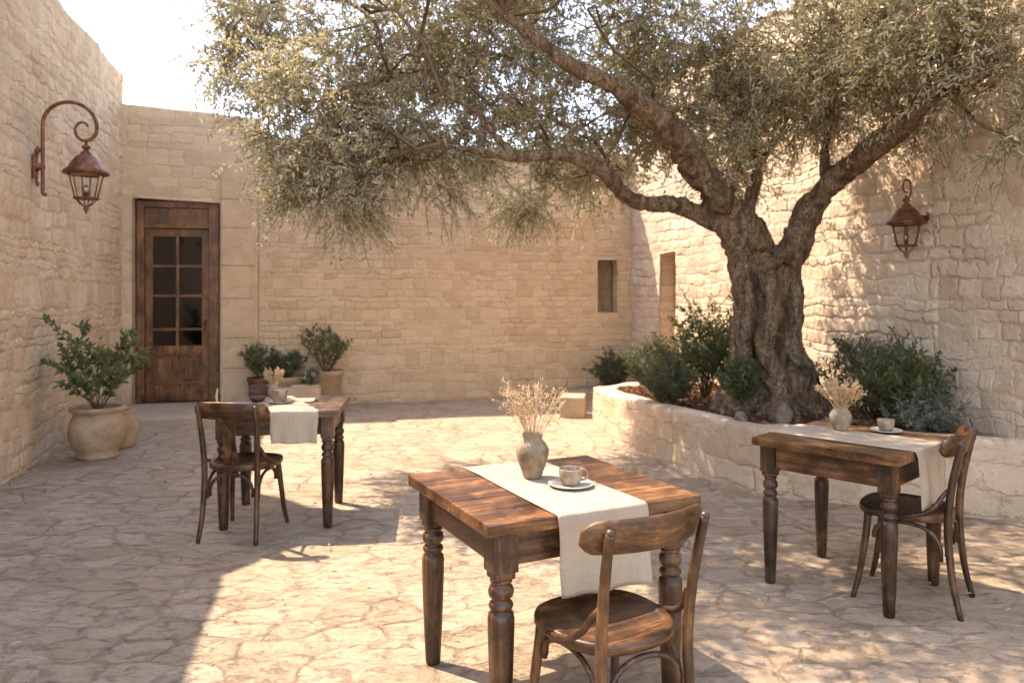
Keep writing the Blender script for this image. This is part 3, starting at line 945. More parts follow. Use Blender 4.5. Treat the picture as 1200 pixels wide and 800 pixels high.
for i in range(nv):
    p = Vector(q[i])
    n1 = mnoise.noise(p * 5.5); n2 = mnoise.noise(p * 13.0); n3 = mnoise.noise(Vector(V[i]) * 3.4)
    n4 = mnoise.noise(Vector(V[i]) * 9.0)
    disp[i] = (1 - 2.4 * abs(n1)) * .052 + (1 - 2 * abs(n2)) * .020 + n3 * .06 + n4 * .018 - .045
amp = np.clip(rad / .22, .15, 1.15)
V = V + Nn * (disp * amp)[:, None]
Fa = np.array([f if len(f) == 4 else (f[0], f[1], f[2], f[2]) for f in Fq if len(f) == 4])
np_mesh('trunk', V, Fa, M['bark'], tree, True)

# crown: clumps of twigs and leaves, (px, py, rx, ry, depth, rdepth, twigs)
blobs = [
 (425, 172, 100, 74, 6.15, .65, 330), (370, 120, 95, 70, 6.4, .75, 330), (300, 60, 75, 75, 6.9, .8, 240), (395, 226, 55, 44, 6.1, .45, 110), (335, 175, 32, 50, 6.1, .4, 70), (240, 55, 34, 55, 6.6, .4, 50),
 (500, 190, 70, 55, 6.2, .6, 190), (440, 50, 115, 80, 6.9, .9, 400), (560, 60, 110, 80, 6.6, .9, 420), (580, 150, 80, 48, 6.7, .8, 210), (620, 225, 60, 40, 7.6, .6, 130), (665, 215, 45, 40, 7.8, .5, 80),
 (690, 130, 95, 60, 7.0, .9, 300), (660, 20, 120, 60, 6.9, .8, 380), (730, 200, 60, 34, 7.4, .6, 110), (790, 50, 115, 65, 7.0, .8, 420), (800, 130, 80, 55, 6.9, .8, 230), (850, 150, 75, 50, 7.0, .8, 200), (850, 200, 42, 30, 7.2, .4, 60),
 (900, 60, 110, 75, 6.3, .9, 350), (930, 140, 75, 42, 6.7, .6, 190), (1000, 50, 90, 70, 6.0, .7, 300), (1005, 112, 55, 36, 6.3, .4, 130), (1100, 50, 95, 75, 5.4, .8, 370), (1130, 122, 60, 40, 5.4, .5, 150), (1185, 90, 55, 75, 5.1, .55, 190), (1195, 30, 60, 60, 5.0, .6, 150), (1190, 165, 40, 26, 5.0, .3, 35),
 # above the frame: the dome of the crown, reaching over the tables
 (300, -30, 110, 45, 7.7, .8, 190), (430, -45, 120, 50, 8.0, .8, 210), (570, -40, 110, 45, 8.2, .8, 170), (330, -70, 170, 80, 6.2, 1.0, 330), (520, -110, 190, 110, 6.2, 1.2, 480), (720, -130, 190, 120, 6.0, 1.3, 380), (900, -130, 180, 120, 5.8, 1.2, 140), (1080, -110, 150, 110, 5.4, 1.0, 130),
 (500, -210, 150, 90, 4.9, .7, 210), (640, -240, 190, 120, 4.7, .9, 360), (830, -250, 200, 130, 4.5, .9, 370), (1030, -220, 190, 120, 4.5, .9, 300), (700, -420, 220, 120, 3.8, .6, 260), (350, -150, 130, 70, 5.0, .7, 230), (470, -130, 130, 70, 5.6, .8, 210), (560, -170, 130, 60, 7.2, .7, 160), (800, -170, 160, 70, 7.2, .8, 90),
]
tips = [at(592, 18, 5.35), at(672, 78, 5.5), at(765, 132, 5.9), at(1130, 26, 4.95), at(1086, 114, 5.3), at(1054, 150, 5.65), at(518, 168, 5.5), at(560, 178, 5.6), at(518, 110, 5.5), at(556, 130, 5.6), at(652, 181, 5.85), at(930, 120, 7.0), at(894, 186, 6.95), at(986, 92, 6.55), at(973, 142, 6.55), at(798, 165, 6.15), at(710, 204, 6.1)]
def inside_yard(p):
    ok = np.ones(len(p), dtype=bool)
    y = p[:, 1]
    xw = np.where(y >= cRB.y, cRB.x + (cBR.x - cRB.x) * (y - cRB.y) / (cBR.y - cRB.y), cRN.x + (cRB.x - cRN.x) * (y - cRN.y) / (cRB.y - cRN.y))
    ok &= (p[:, 0] < xw - .22) | (p[:, 2] > 4.6)
    return ok
g_ = np.random.default_rng(77)
starts = []; cents = []; branch_paths = []; branch_main = []
for (px, py, rx, ry, d, rd, cnt) in blobs:
    c = np.array(at(px, py, d)); sx, sz = rx / F * d, ry / F * d
    # sub-clumps keep the crown uneven, with gaps between
    cnt = int(cnt * (1.1 if py < 0 else 1.18))
    ns = max(4, cnt // (32 if py < 0 else 25))
    sub = unit(g_.normal(0, 1, (ns, 3))) * (g_.uniform(.25, 1, (ns, 1)) ** .5)
    k = g_.integers(0, ns, cnt)
    loc = sub[k] * .85 + g_.normal(0, .135 if py < 0 else .14, (cnt, 3))
    p = c + loc * np.array([sx, rd, sz])
    starts.append(p); cents.append(np.repeat(c[None], cnt, 0))
    cv = Vector(c)
    st0 = min(tips, key=lambda t_: (t_ - cv).length + (1.0 if t_.z > cv.z + .5 else 0))
    if (cv - st0).length > 2.2: st0 = st0.lerp(cv, .25)
    def bent(a_, b_, wob_, sag_):
        L_ = (b_ - a_).length; pts = []
        for t_ in np.linspace(0, 1, 9):
            w_ = Vector((mnoise.noise(b_ * 3 + Vector((t_ * 2.4, 0, 0))), mnoise.noise(b_ * 3 + Vector((0, t_ * 2.4, 5))), mnoise.noise(b_ * 3 + Vector((5, 0, t_ * 2.4))))) * wob_ * L_ * math.sin(t_ * math.pi)
            pts.append(a_.lerp(b_, t_) + Vector((0, 0, sag_ * L_)) * math.sin(t_ * math.pi) + w_)
        return pts
    stem_ = bent(st0, cv, .42, .10)
    branch_main.append(stem_)
    for s_ in sub:
        tgt = Vector(c + s_ * np.array([sx, rd, sz]) * .85)
        st = min(stem_[3:], key=lambda q_: (q_ - tgt).length + g_.uniform(0, .15))
        branch_paths.append(bent(st, tgt, .40, .08))
starts = np.concatenate(starts); cents = np.concatenate(cents)
ok = inside_yard(starts); starts = starts[ok]; cents = cents[ok]
nT = len(starts); K = 6
t = np.linspace(0, 1, K)
out = unit(starts - cents) * .5 + g_.normal(0, .55, (nT, 3)) + np.array([0, 0, -.10])
out = unit(out)
ln = g_.uniform(.20, .46, nT)
P = starts[:, None, :] + out[:, None, :] * (ln[:, None] * t[None, :])[..., None]
P[..., 2] -= (ln[:, None] * .20 * t[None, :] ** 2)
P[:, 1:, :] += g_.normal(0, .008, (nT, K - 1, 3))
per = 20
tt = np.linspace(.06, 1.0, per // 2).repeat(2)[None, :] + g_.uniform(-.03, .03, (nT, per)); tt = np.clip(tt, 0, .999)
f = tt * (K - 1); i0 = np.minimum(f.astype(int), K - 2); w = (f - i0)[..., None]; ar = np.arange(nT)[:, None]
base = P[ar, i0] * (1 - w) + P[ar, i0 + 1] * w
tan = unit(P[ar, i0 + 1] - P[ar, i0])
rv = unit(g_.normal(0, 1, (nT, per // 2, 3))); rv = rv.repeat(2, axis=1)
perp = unit(rv - tan * (rv * tan).sum(-1, keepdims=True)); perp[:, 1::2] *= -1
perp += g_.normal(0, .25, perp.shape)
dv = tan * .75 + perp * .75 + np.array([0, 0, -.06])
nr = unit(np.array([-.2, .1, .8]) + g_.normal(0, .6, base.shape))
Nl = nT * per
lv, lf_ = leaf_arrays(base.reshape(-1, 3), dv.reshape(-1, 3), nr.reshape(-1, 3), g_.uniform(.032, .060, Nl), g_.uniform(.013, .021, Nl), .07)
keep = inside_yard(lv[::6]) 
if not keep.all():
    kk = np.where(keep)[0]
    lv = lv.reshape(-1, 6, 3)[kk].reshape(-1, 3); nk = len(kk)
    o_ = np.arange(nk)[:, None] * 6
    lf_ = np.concatenate([o_ + np.array([[0, 3, 2, 1]]), o_ + np.array([[0, 5, 4, 3]])], axis=1).reshape(-1, 4)
tv, tf = twig_tubes(P, .0032, .0012)
bp = np.array([[tuple(p) for p in pts] for pts in branch_paths])
bv, bf = twig_tubes(bp, .0075, .0028)
bm_ = np.array([[tuple(p) for p in pts] for pts in branch_main])
mv, mf = twig_tubes(bm_, .019, .007)
print('crown: twigs', nT, 'leaves', len(lv) // 6)
np_mesh('crown', lv - np.array(TL), lf_, M['olive_leaf'], tree)
V = np.concatenate([tv, bv, mv]); Fq = np.concatenate([tf, bf + len(tv), mf + len(tv) + len(bv)])
np_mesh('twigs', V - np.array(TL), Fq, M['twig'], tree, True)

# ------------------------------------------------------------------ plants and pots
PG = 'shrubs growing in the stone planter'
def on_soil(x, y): return Vector((x, y, soil_z(x, y) - .02))
shrub('planter_shrub', on_soil(1.62, 8.2), 'bushy dark shrub at the far end of the planter', 'shrub', .78, .42, 46, 22, .052, .015, M['rosemary'], PG, seed=1, upright=.3)
shrub('planter_shrub', on_soil(1.50, 7.35), 'low dense shrub at the planter rim, front of the clump left of the trunk', 'shrub', .60, .38, 48, 22, .048, .015, M['rosemary'], PG, seed=2, upright=.2, bare=.05)
shrub('planter_shrub', on_soil(1.98, 7.85), 'tallest upright leggy shrub, in front of the pale niche', 'shrub', 1.35, .36, 28, 22, .05, .020, M['shrub_leaf'], PG, seed=3, upright=.9)
shrub('planter_shrub', on_soil(2.02, 7.2), 'upright shrub directly against the left side of the olive trunk', 'shrub', 1.10, .32, 28, 24, .05, .019, M['shrub_leaf'], PG, seed=4, upright=.9)
shrub('planter_shrub', on_soil(2.98, 6.35), 'dark bushy shrub right behind the dried flower vase on the corner table', 'shrub', .90, .44, 36, 20, .052, .017, M['rosemary'], PG, seed=5, upright=.35)
shrub('planter_shrub', on_soil(2.96, 5.85), 'green shrub below the hanging copper lantern', 'shrub', .86, .40, 32, 20, .052, .018, M['shrub_leaf'], PG, seed=6, upright=.4)
shrub('planter_shrub', on_soil(3.02, 5.62), 'silvery low sprigs at the planter edge behind the chair', 'shrub', .45, .26, 40, 22, .036, .012, M['grey_leaf'], PG, seed=7, upright=.3)
shrub('climbing_plant', on_soil(1.93, 6.42), 'leafy sprigs climbing the foot of the olive trunk', 'plant', .62, .16, 26, 20, .042, .022, M['shrub_leaf'], seed=8, upright=.8)
shrub('corner_shrub', Vector((1.42, 11.02, .10)), 'small round shrub in the far corner by the window', 'shrub', .66, .33, 55, 24, .05, .017, M['rosemary'], seed=9, upright=.3)

def pot(name, loc, label, prof, mat, wob=.02, seg=40, fill=None):
    root = empty(name, loc); tag(root, label, 'pot')
    mb = MB(); mb.lathe(prof, seg=seg, wob=wob, cap=True); mb.build('body', mat, root)
    if fill:
        mb = MB(); mb.lathe([(fill[0], fill[1]), (fill[0] * .5, fill[1] + .012), (.001, fill[1] + .018)], seg=20, cap=False); mb.build('earth', M['soil'], root)
    return root
pB = Vector((-3.80, 7.05, 0))
pot('clay_pot', pB, 'large bulbous weathered clay pot by the left wall', [(.13, 0), (.165, .01), (.175, .04), (.16, .06), (.20, .10), (.235, .17), (.248, .24), (.24, .31), (.215, .37), (.20, .40), (.205, .425), (.235, .44), (.24, .465), (.225, .48), (.20, .475), (.19, .44), (.19, .38)], M['old_pot'], fill=(.195, .42))
shrub('potted_shrub', pB + Vector((0, 0, .42)), 'leafy green shrub growing in the large bulbous pot', 'shrub', 1.0, .44, 18, 20, .076, .042, M['pot_leaf'], seed=21, upright=.35, bare=.22, droop=.2, side_n=2)
pot('clay_jar', Vector((-3.86, 7.55, 0)), 'small round clay jar half hidden behind the large bulbous pot', [(.10, 0), (.14, .015), (.15, .05), (.175, .12), (.185, .19), (.17, .26), (.13, .31), (.12, .34), (.14, .36), (.13, .37), (.11, .36), (.1, .3)], M['old_pot'], fill=(.11, .33))
# by the back wall
pT = Vector((-2.48, 10.28, 0))
pot('terracotta_pot', pT, 'tall tapered terracotta pot with rolled rim by the back wall', [(.15, 0), (.155, .01), (.20, .40), (.205, .41), (.225, .42), (.23, .47), (.22, .49), (.20, .485), (.19, .45), (.18, .40)], M['terracotta'], fill=(.185, .44))
shrub('potted_shrub', pT + Vector((0, 0, .44)), 'airy yellow green shrub in the tall tapered terracotta pot', 'shrub', .78, .36, 18, 15, .058, .024, M['pot_leaf'], seed=22, upright=.35, bare=.2, side_n=2)
pL = Vector((-3.12, 10.18, 0))
mb = MB()
tr = empty('stone_trough', (-2.80, 9.98, 0), .12); tag(tr, 'pale rectangular stone trough among the pots at the back', 'trough')
mb.box((0, 0, .15), (.62, .30, .29), bev=.015); mb.build('body', M['dressed'], tr)
mb = MB(); mb.box((.12, 0, .311), (.36, .24, .03), bev=.008); mb.build('lid', M['dressed'], tr)
pot('terracotta_bowl', Vector((-3.02, 10.22, 0)), 'wide brown terracotta planter behind the stone trough', [(.17, 0), (.20, .02), (.25, .34), (.265, .36), (.27, .41), (.25, .42), (.23, .40), (.22, .33)], M['terracotta'], fill=(.225, .37))
shrub('potted_shrub', Vector((-3.02, 10.22, .37)), 'dark green and silvery shrub in the wide brown planter', 'shrub', .44, .30, 34, 18, .045, .017, M['rosemary'], seed=23, upright=.2, bare=.05, flower=(6, .012))
pot('dark_pot', Vector((-3.30, 10.02, 0)), 'slim dark clay pot beside the door surround', [(.10, 0), (.12, .01), (.135, .36), (.15, .38), (.15, .42), (.135, .42), (.12, .38)], M['brown_clay'], fill=(.125, .38))
shrub('potted_shrub', Vector((-3.30, 10.02, .38)), 'dark leaved shrub in the slim dark pot by the door', 'shrub', .60, .28, 15, 15, .06, .028, M['pot_leaf'], seed=24, upright=.4, bare=.2, side_n=2)
shrub('white_flowers', Vector((-2.62, 9.97, .322)), 'pale white flowering sprigs standing on the stone trough', 'flowers', .30, .13, 16, 12, .035, .012, M['grey_leaf'], seed=25, upright=.5, flower=(12, .012))

# stones at the trunk's foot
def rock(loc, s, label, seed):
    bm = bmesh.new(); bmesh.ops.create_icosphere(bm, subdivisions=3, radius=1)
    mb = MB()
    vs = []
    for v in bm.verts:
        q = v.co * (1 + .28 * mnoise.noise(v.co * 1.6 + Vector((seed, 0, 0))) + .1 * mnoise.noise(v.co * 4 + Vector((0, seed, 0))))
        vs.append((q.x * s[0], q.y * s[1], q.z * s[2]))
    bm.verts.index_update()
    mb.add(vs, [tuple(v.index for v in f.verts) for f in bm.faces]); bm.free()
    o = mb.build('garden_stone', M['rock'], loc=loc, rz=seed)
    tag(o, label, 'stone', 'pale stones at the foot of the tree')
rock(on_soil(2.13, 6.02) + Vector((0, 0, .09)), (.07, .06, .10), 'tallest upright pale stone leaning on the tree roots', 1.0)
rock(on_soil(1.83, 6.14) + Vector((0, 0, .05)), (.055, .05, .065), 'small round pale stone left of the tallest upright stone', 2.0)
rock(on_soil(2.46, 5.95) + Vector((0, 0, .04)), (.08, .06, .06), 'low pale stone right of the tallest upright stone', 3.0)

# litter on the soil, fallen leaves on the paving
g_ = np.random.default_rng(4)
pts = []
while len(pts) < 1500:
    i = g_.integers(0, n)
    a_ = inner[i]; xw = right_wall_x(a_.y) - .05
    x = g_.uniform(a_.x, max(a_.x + .05, xw)); y = a_.y + g_.uniform(-.03, .15)
    if y < 5.55 or y > 9.2: continue
    pts.append((x, y, soil_z(x, y) + g_.uniform(.004, .022)))
pts = np.array(pts); N = len(pts)
an = g_.uniform(0, 2 * np.pi, N)
dv = np.stack([np.cos(an), np.sin(an), g_.uniform(-.3, .5, N)], 1); nr = unit(np.array([0, 0, 1.0]) + g_.normal(0, .4, (N, 3)))
V, Fq = leaf_arrays(pts, dv, nr, g_.uniform(.04, .10, N), g_.uniform(.014, .035, N), .15)
o = np_mesh('leaf_litter', V, Fq, M['litter']); tag(o, 'dry brown leaves scattered over the planter soil', 'leaf litter', kind='stuff')
N = 520
x = g_.uniform(-3.5, 3.2, N); y = g_.uniform(2.2, 9.5, N)
an = g_.uniform(0, 2 * np.pi, N)
pts = np.stack([x, y, np.full(N, .022) + g_.uniform(0, .006, N)], 1)
okk = np.ones(N, bool)
for i in range(N):
    if y[i] > 5 and x[i] > .9 - .0 * y[i]: okk[i] = False
    if x[i] < -2.4 - .2 * y[i]: okk[i] = False
pts = pts[okk]
dr_pts = []
for (a_, b_, cnt_, off_) in ((cDB, cBR, 260, .05), (pt_left(5.0), cLF, 260, .05), (Vector((1.10, 7.4)), Vector((1.78, 5.72)), 120, -.10), (Vector((2.2, 5.50)), Vector((3.4, 4.95)), 120, -.06)):
    dd_ = (b_ - a_).normalized(); nn_ = Vector((dd_.y, -dd_.x))
    for _ in range(cnt_):
        q_ = a_.lerp(b_, g_.uniform(0, 1)).to_2d() + nn_.to_2d() * (off_ + abs(g_.normal(0, .09)) * (1 if off_ > 0 else -1) * (1 if off_ > 0 else 1))
        dr_pts.append((q_.x, q_.y, .022 + g_.uniform(0, .010)))
pts = np.concatenate([pts, np.array(dr_pts)]); N = len(pts); an = g_.uniform(0, 2 * np.pi, N)
dv = np.stack([np.cos(an), np.sin(an), g_.uniform(-.1, .2, N)], 1); nr = unit(np.array([0, 0, 1.0]) + g_.normal(0, .3, (N, 3)))
V, Fq = leaf_arrays(pts, dv, nr, g_.uniform(.018, .045, N), g_.uniform(.006, .013, N), .15)
o = np_mesh('fallen_leaves', V, Fq, M['fallen']); tag(o, 'small yellowed olive leaves scattered on the paving', 'fallen leaves', kind='stuff')

# ------------------------------------------------------------------ tables
TW, TD, TH = .80, .77, .76      # along x, along y, height
def make_table(label):
    root = empty('wooden_table', (0, 0, 0)); tag(root, label, 'table', 'turned leg wooden tables in the yard')
    th = .042
    mb = MB()
    ws = [.17, .145, .16, .15, .145]
    s = sum(ws); y = -TD / 2
    for i, w_ in enumerate(ws):
        w_ = w_ * TD / s
        mb.box((0, y + w_ / 2, TH - th / 2), (TW, w_ - .0016, th), bev=.0045)
        y += w_
    mb.build('tabletop', M['wood_top'], root)
    ix, iy = TW / 2 - .075, TD / 2 - .075
    ah = .115
    for s_ in (-1, 1):
        mb = MB(); mb.box((0, s_ * (iy + .012), TH - th - ah / 2 - .001), (2 * ix - .088, .024, ah), bev=.003)
        mb.build('apron', M['wood_x'], root)
        mb = MB(); mb.box((s_ * (ix + .012), 0, TH - th - ah / 2 - .001), (.024, 2 * iy - .088, ah), bev=.003)
        mb.build('apron', M['wood_y'], root)
    zb = TH - th - .001
    for sx in (-1, 1):
        for sy in (-1, 1):
            mb = MB()
            mb.box((0, 0, zb - .0675), (.084, .084, .135), bev=.005)
            mb.box((0, 0, zb - .1465), (.070, .070, .022), bev=.005)
            z = zb - .158
            prof = [(.031, z), (.035, z - .006), (.035, z - .012), (.030, z - .018), (.030, z - .022), (.037, z - .028), (.0405, z - .040), (.0405, z - .048), (.037, z - .060), (.029, z - .068), (.029, z - .074), (.036, z - .080), (.0395, z - .090), (.036, z - .100), (.0305, z - .105),
                    (.0315, z - .110), (.039, z - .116), (.0425, z - .135), (.042, z - .18), (.0385, z - .30), (.034, z - .42), (.030, .05), (.0285, .012), (.025, 0)]
            mb.lathe(list(reversed(prof)), seg=26)
            o = mb.build('leg', M['wood_z'], root)
            o.location = (sx * ix, sy * iy, 0)
    return root

TA = math.atan2(.469, .883)
t_front = make_table('dark worn table nearest the camera, bearing the grey brown vase and cup')
t_front.location = (.135, 3.0, 0); t_front.rotation_euler.z = R(26.5); t_front.scale = (1.08, 1.03, 1)
t_left = copy_tree(t_front); t_left.location = (-1.545, 5.22, 0); t_left.rotation_euler.z = R(6); t_left.scale = (1, .95, 1)
t_left['label'] = 'shaded table near the door, bearing a wooden bowl and grey cup'
t_right = copy_tree(t_front); t_right.location = (1.765, 3.99, 0); t_right.rotation_euler.z = R(-46.5); t_right.scale = (.91, .96, 1)
t_right['label'] = 'dark table beside the curved planter, standing cornerwise'

# ------------------------------------------------------------------ linen runners (local x across, y along, hanging over both ends)
def runner(loc, rz, width, half, hang_near, hang_far, label, seed, skew=0.0, top=TH):
    root_z = top + .003
    mb = MB()
    nx_, prof = 26, []
    # profile along y: near hang (negative y) bottom -> table -> far hang
    pr = []
    nh = 16
    r = .012
    for i in range(nh):
        t = i / nh
        pr.append((-half - r, -hang_near + (hang_near - r) * t, 1 - t, -1))
    for i in range(5):
        a_ = i / 4 * math.pi / 2
        pr.append((-half - r * math.cos(a_), -r + r * math.sin(a_), 0, -1))
    nm = 34
    for i in range(1, nm):
        pr.append((-half + 2 * half * i / nm, 0, 0, 0))
    for i in range(5):
        a_ = math.pi / 2 - i / 4 * math.pi / 2
        pr.append((half + r * math.cos(a_), -r + r * math.sin(a_), 0, 1))
    for i in range(1, nh + 1):
        t = i / nh
        pr.append((half + r, -r - (hang_far - r) * t, t, 1))
    vs = []; fs = []
    for (y, z, hg, sd) in pr:
        for i in range(nx_ + 1):
            u = i / nx_ - .5
            x = u * width
            if hg > 0:   # folds in the hanging ends
                wv = mnoise.noise(Vector((u * 4.2 + seed, hg * .7, seed)))
                yy = y + sd * (.006 + (wv * .034 + .016) * hg)
                xx = x * (1 - .05 * hg) + .012 * hg * mnoise.noise(Vector((u * 2 + seed, hg * 2, 3)))
                zz_ = z + .008 * hg * mnoise.noise(Vector((u * 3, seed, 1)))
            else:
                yy = y
                xx = x + .004 * mnoise.noise(Vector((y * 5 + seed, u * 3, 2)))
                zz_ = z + max(0, .0045 * mnoise.noise(Vector((u * 5 + seed, y * 6, 8)))) + .0012 * max(0, mnoise.noise(Vector((u * 14 + seed, y * 5, 8))))
            vs.append((xx + skew * (max(-half, min(half, y)) + half), yy, zz_))
    m_ = nx_ + 1
    for j in range(len(pr) - 1):
        for i in range(nx_):
            fs.append((j * m_ + i, j * m_ + i + 1, (j + 1) * m_ + i + 1, (j + 1) * m_ + i))
    mb.add(vs, fs)
    o = mb.build('table_runner', M['linen'], loc=(loc[0], loc[1], root_z), rz=rz)
    sm = o.modifiers.new('thickness', 'SOLIDIFY'); sm.thickness = .0016; sm.offset = 1
    tag(o, label, 'table runner', 'linen runners laid over the tables')
    return o
runner((.135, 3.0), R(26.5), .365, TD * 1.02 / 2, .275, .20, 'pale linen runner on the nearest table, under the vase and cup', 1.3)
runner((1.765, 3.99), R(-46.5) + math.pi / 2, .36, TW * .91 / 2, .27, .22, 'pale linen runner on the cornerwise table beside the planter', 4.1)

runner((-1.545 + .13, 5.22 + .012), R(6), .30, TD * .95 / 2, .20, .12, 'pale linen runner laid askew on the shaded table near the door', 7.7, skew=-.40)

# ------------------------------------------------------------------ bentwood chairs (local +y is where the sitter looks)
def make_chair(label, splat):
    root = empty('bentwood_chair', (0, 0, 0)); tag(root, label, 'chair', 'bentwood chairs at the tables')
    SZ = .46
    # seat: rounded front, narrower back, raised rim and dished middle
    def outline(sc):
        pts = []
        for k in range(48):
            a = 2 * math.pi * k / 48
            c, s_ = math.cos(a), math.sin(a)
            e = 2 / 2.7
            x = .212 * math.copysign(abs(c) ** e, c); y = .208 * math.copysign(abs(s_) ** e, s_)
            x *= 1 + .10 * (y / .208) * (1 if y < 0 else .35)
            pts.append((x * sc, y * sc + .005))
        return pts
    rings = [(.90, SZ - .040), (.97, SZ - .037), (1.0, SZ - .028), (1.0, SZ - .010), (.985, SZ - .002), (.955, SZ), (.86, SZ - .0005), (.845, SZ - .004), (.82, SZ - .006), (.6, SZ - .010), (.3, SZ - .013), (.05, SZ - .014)]
    vs = []; fs = []
    for sc, z in rings:
        vs += [(x, y, z) for x, y in outline(sc)]
    for j in range(len(rings) - 1):
        for k in range(48):
            k2 = (k + 1) % 48
            fs.append((j * 48 + k, j * 48 + k2, (j + 1) * 48 + k2, (j + 1) * 48 + k))
    fs.append(tuple(reversed(range(48)))); fs.append(tuple(range((len(rings) - 1) * 48, len(rings) * 48)))
    mb = MB(); mb.add(vs, fs); mb.build('seat', M['wood_x'], root)
    post = {}
    for s_ in (-1, 1):
        pts = [(s_ * .182, -.255, 0), (s_ * .172, -.222, .15), (s_ * .168, -.204, .32), (s_ * .168, -.200, .45), (s_ * .172, -.215, .60), (s_ * .178, -.240, .73), (s_ * .181, -.262, .822)]
        P = smooth_path(pts, 5)
        post[s_] = P
        mb = MB(); mb.tube(P, interp([.0135, .0155, .0175, .0185, .0175, .016, .0145], 5), 12, up=(0, 1, 0))
        # rounded top
        tp = P[-1]
        mb.lathe([(.0145, 0), (.0135, .006), (.009, .011), (.001, .013)], tp, 12, cap=False)
        mb.build('rear_leg', M['wood_z'], root)
        mb = MB(); q = P[-3] + Vector((0, -.0165, .0))
        mb.lathe([(.0045, -.001), (.0045, .001), (.001, .0025)], q, 8, rot=Matrix.Rotation(R(90), 3, 'X')); mb.build('screw', M['iron'], root)
        pts = [(s_ * .150, .150, SZ - .035), (s_ * .162, .160, .30), (s_ * .176, .185, .12), (s_ * .190, .212, 0)]
        mb = MB(); mb.tube(smooth_path(pts, 5), interp([.0185, .0175, .015, .0125], 5), 12, up=(0, 1, 0))
        mb.build('front_leg', M['wood_z'], root)
    # curved top rail in front of the posts, ends wrapping round the sitter
    vs = []; fs = []; NR = 28
    for i in range(NR + 1):
        u = -1 + 2 * i / NR
        x = .232 * u
        yb = -.292 + .078 * abs(u) ** 2.0 + .004
        zc = .800
        hh = .050 * (1 - max(0, (abs(u) - .80) / .20) ** 2.2 * .62) + .004 * (1 - u * u)
        zc += -.006 * abs(u) ** 2
        th = .0088
        nrm_ = Vector((-.156 * u / .232 * 1.0, 1, 0)).normalized()
        for (dn, dz) in ((-1, -.86), (-.55, -1), (.55, -1), (1, -.86), (1, .86), (.55, 1), (-.55, 1), (-1, .86)):
            lean = dz * hh * -.22
            vs.append((x + nrm_.x * dn * th, yb + nrm_.y * dn * th + lean + .028, zc + dz * hh))
    for i in range(NR):
        for k in range(8):
            k2 = (k + 1) % 8
            fs.append((i * 8 + k, (i + 1) * 8 + k, (i + 1) * 8 + k2, i * 8 + k2))
    fs.append(tuple(range(8))); fs.append(tuple(reversed(range(NR * 8, NR * 8 + 8))))
    mb = MB(); mb.add(vs, fs); mb.build('top_rail', M['wood_x'], root)
    # bent wing pieces from the posts down to the seat
    for s_ in (-1, 1):
        pts = [(s_ * .170, -.196, .585), (s_ * .182, -.176, .555), (s_ * .196, -.150, .51), (s_ * .206, -.105, .474), (s_ * .212, -.04, .452), (s_ * .214, .02, .442)]
        mb = MB(); mb.tube(smooth_path(pts, 5), interp([.008, .0105, .011, .011, .0105, .008], 5), 10); mb.build('wing', M['wood_z'], root)
    # bentwood arches between neighbouring legs
    def arch(a, b, lo_a, lo_b, name='arch_brace'):
        a = Vector(a); b = Vector(b)
        top = .405
        pts = []
        N = 18
        for i in range(N + 1):
            t = i / N
            w_ = .5 - .5 * math.cos(math.pi * t)
            base = a.lerp(b, w_)
            zz = math.sin(math.pi * t) ** .62
            lo = lo_a * (1 - w_) + lo_b * w_
            pts.append(Vector((base.x, base.y, lo + (top - lo) * zz)))
        mb = MB(); mb.tube(pts, .0098, 10); mb.build(name, M['wood_z'], root)
    fl, fr_ = (-.156, .146), (.156, .146)
    rl, rr_ = (-.160, -.180), (.160, -.180)
    arch((fl[0] + .024, fl[1] + .010, 0), (fr_[0] - .024, fr_[1] + .010, 0), .30, .30)
    arch((rl[0] + .024, rl[1] - .012, 0), (rr_[0] - .024, rr_[1] - .012, 0), .27, .27)
    for s_ in (-1, 1):
        arch((s_ * .158, .122, 0), (s_ * .163, -.172, 0), .31, .25)
    if splat:
        vs = []; fs = []; NS = 10
        for i in range(NS + 1):
            t = i / NS
            z = SZ - .012 + (.775 - SZ) * t
            y = -.188 - .082 * t ** 1.4 + .004
            hw = .036 + .012 * abs(t - .45) * 2
            for dx, dy in ((-1, -1), (1, -1), (1, 1), (-1, 1)):
                vs.append((dx * hw, y + dy * .006, z))
        for i in range(NS):
            for k in range(4):
                k2 = (k + 1) % 4
                fs.append((i * 4 + k, i * 4 + k2, (i + 1) * 4 + k2, (i + 1) * 4 + k))
        fs.append((3, 2, 1, 0)); fs.append((NS * 4, NS * 4 + 1, NS * 4 + 2, NS * 4 + 3))
        mb = MB(); mb.add(vs, fs, 0, False); mb.build('splat', M['wood_z'], root)
    return root
def yaw(fx, fy): return math.atan2(fy, fx) - math.pi / 2
c_front = make_chair('open backed bentwood chair nearest the camera, linen hanging before its seat', False)
c_front.location = (.305, 2.495, 0); c_front.rotation_euler.z = yaw(-.5, .866)
c_right = copy_tree(c_front); c_right.location = (1.975, 3.83, 0); c_right.rotation_euler.z = yaw(-.787, .617)
c_right['label'] = 'open backed bentwood chair seen side on, tucked under the cornerwise table'
c_left = make_chair('bentwood chair with central back splat at the shaded table', True)
c_left.location = (-1.69, 4.87, 0); c_left.rotation_euler.z = yaw(.10, .99)

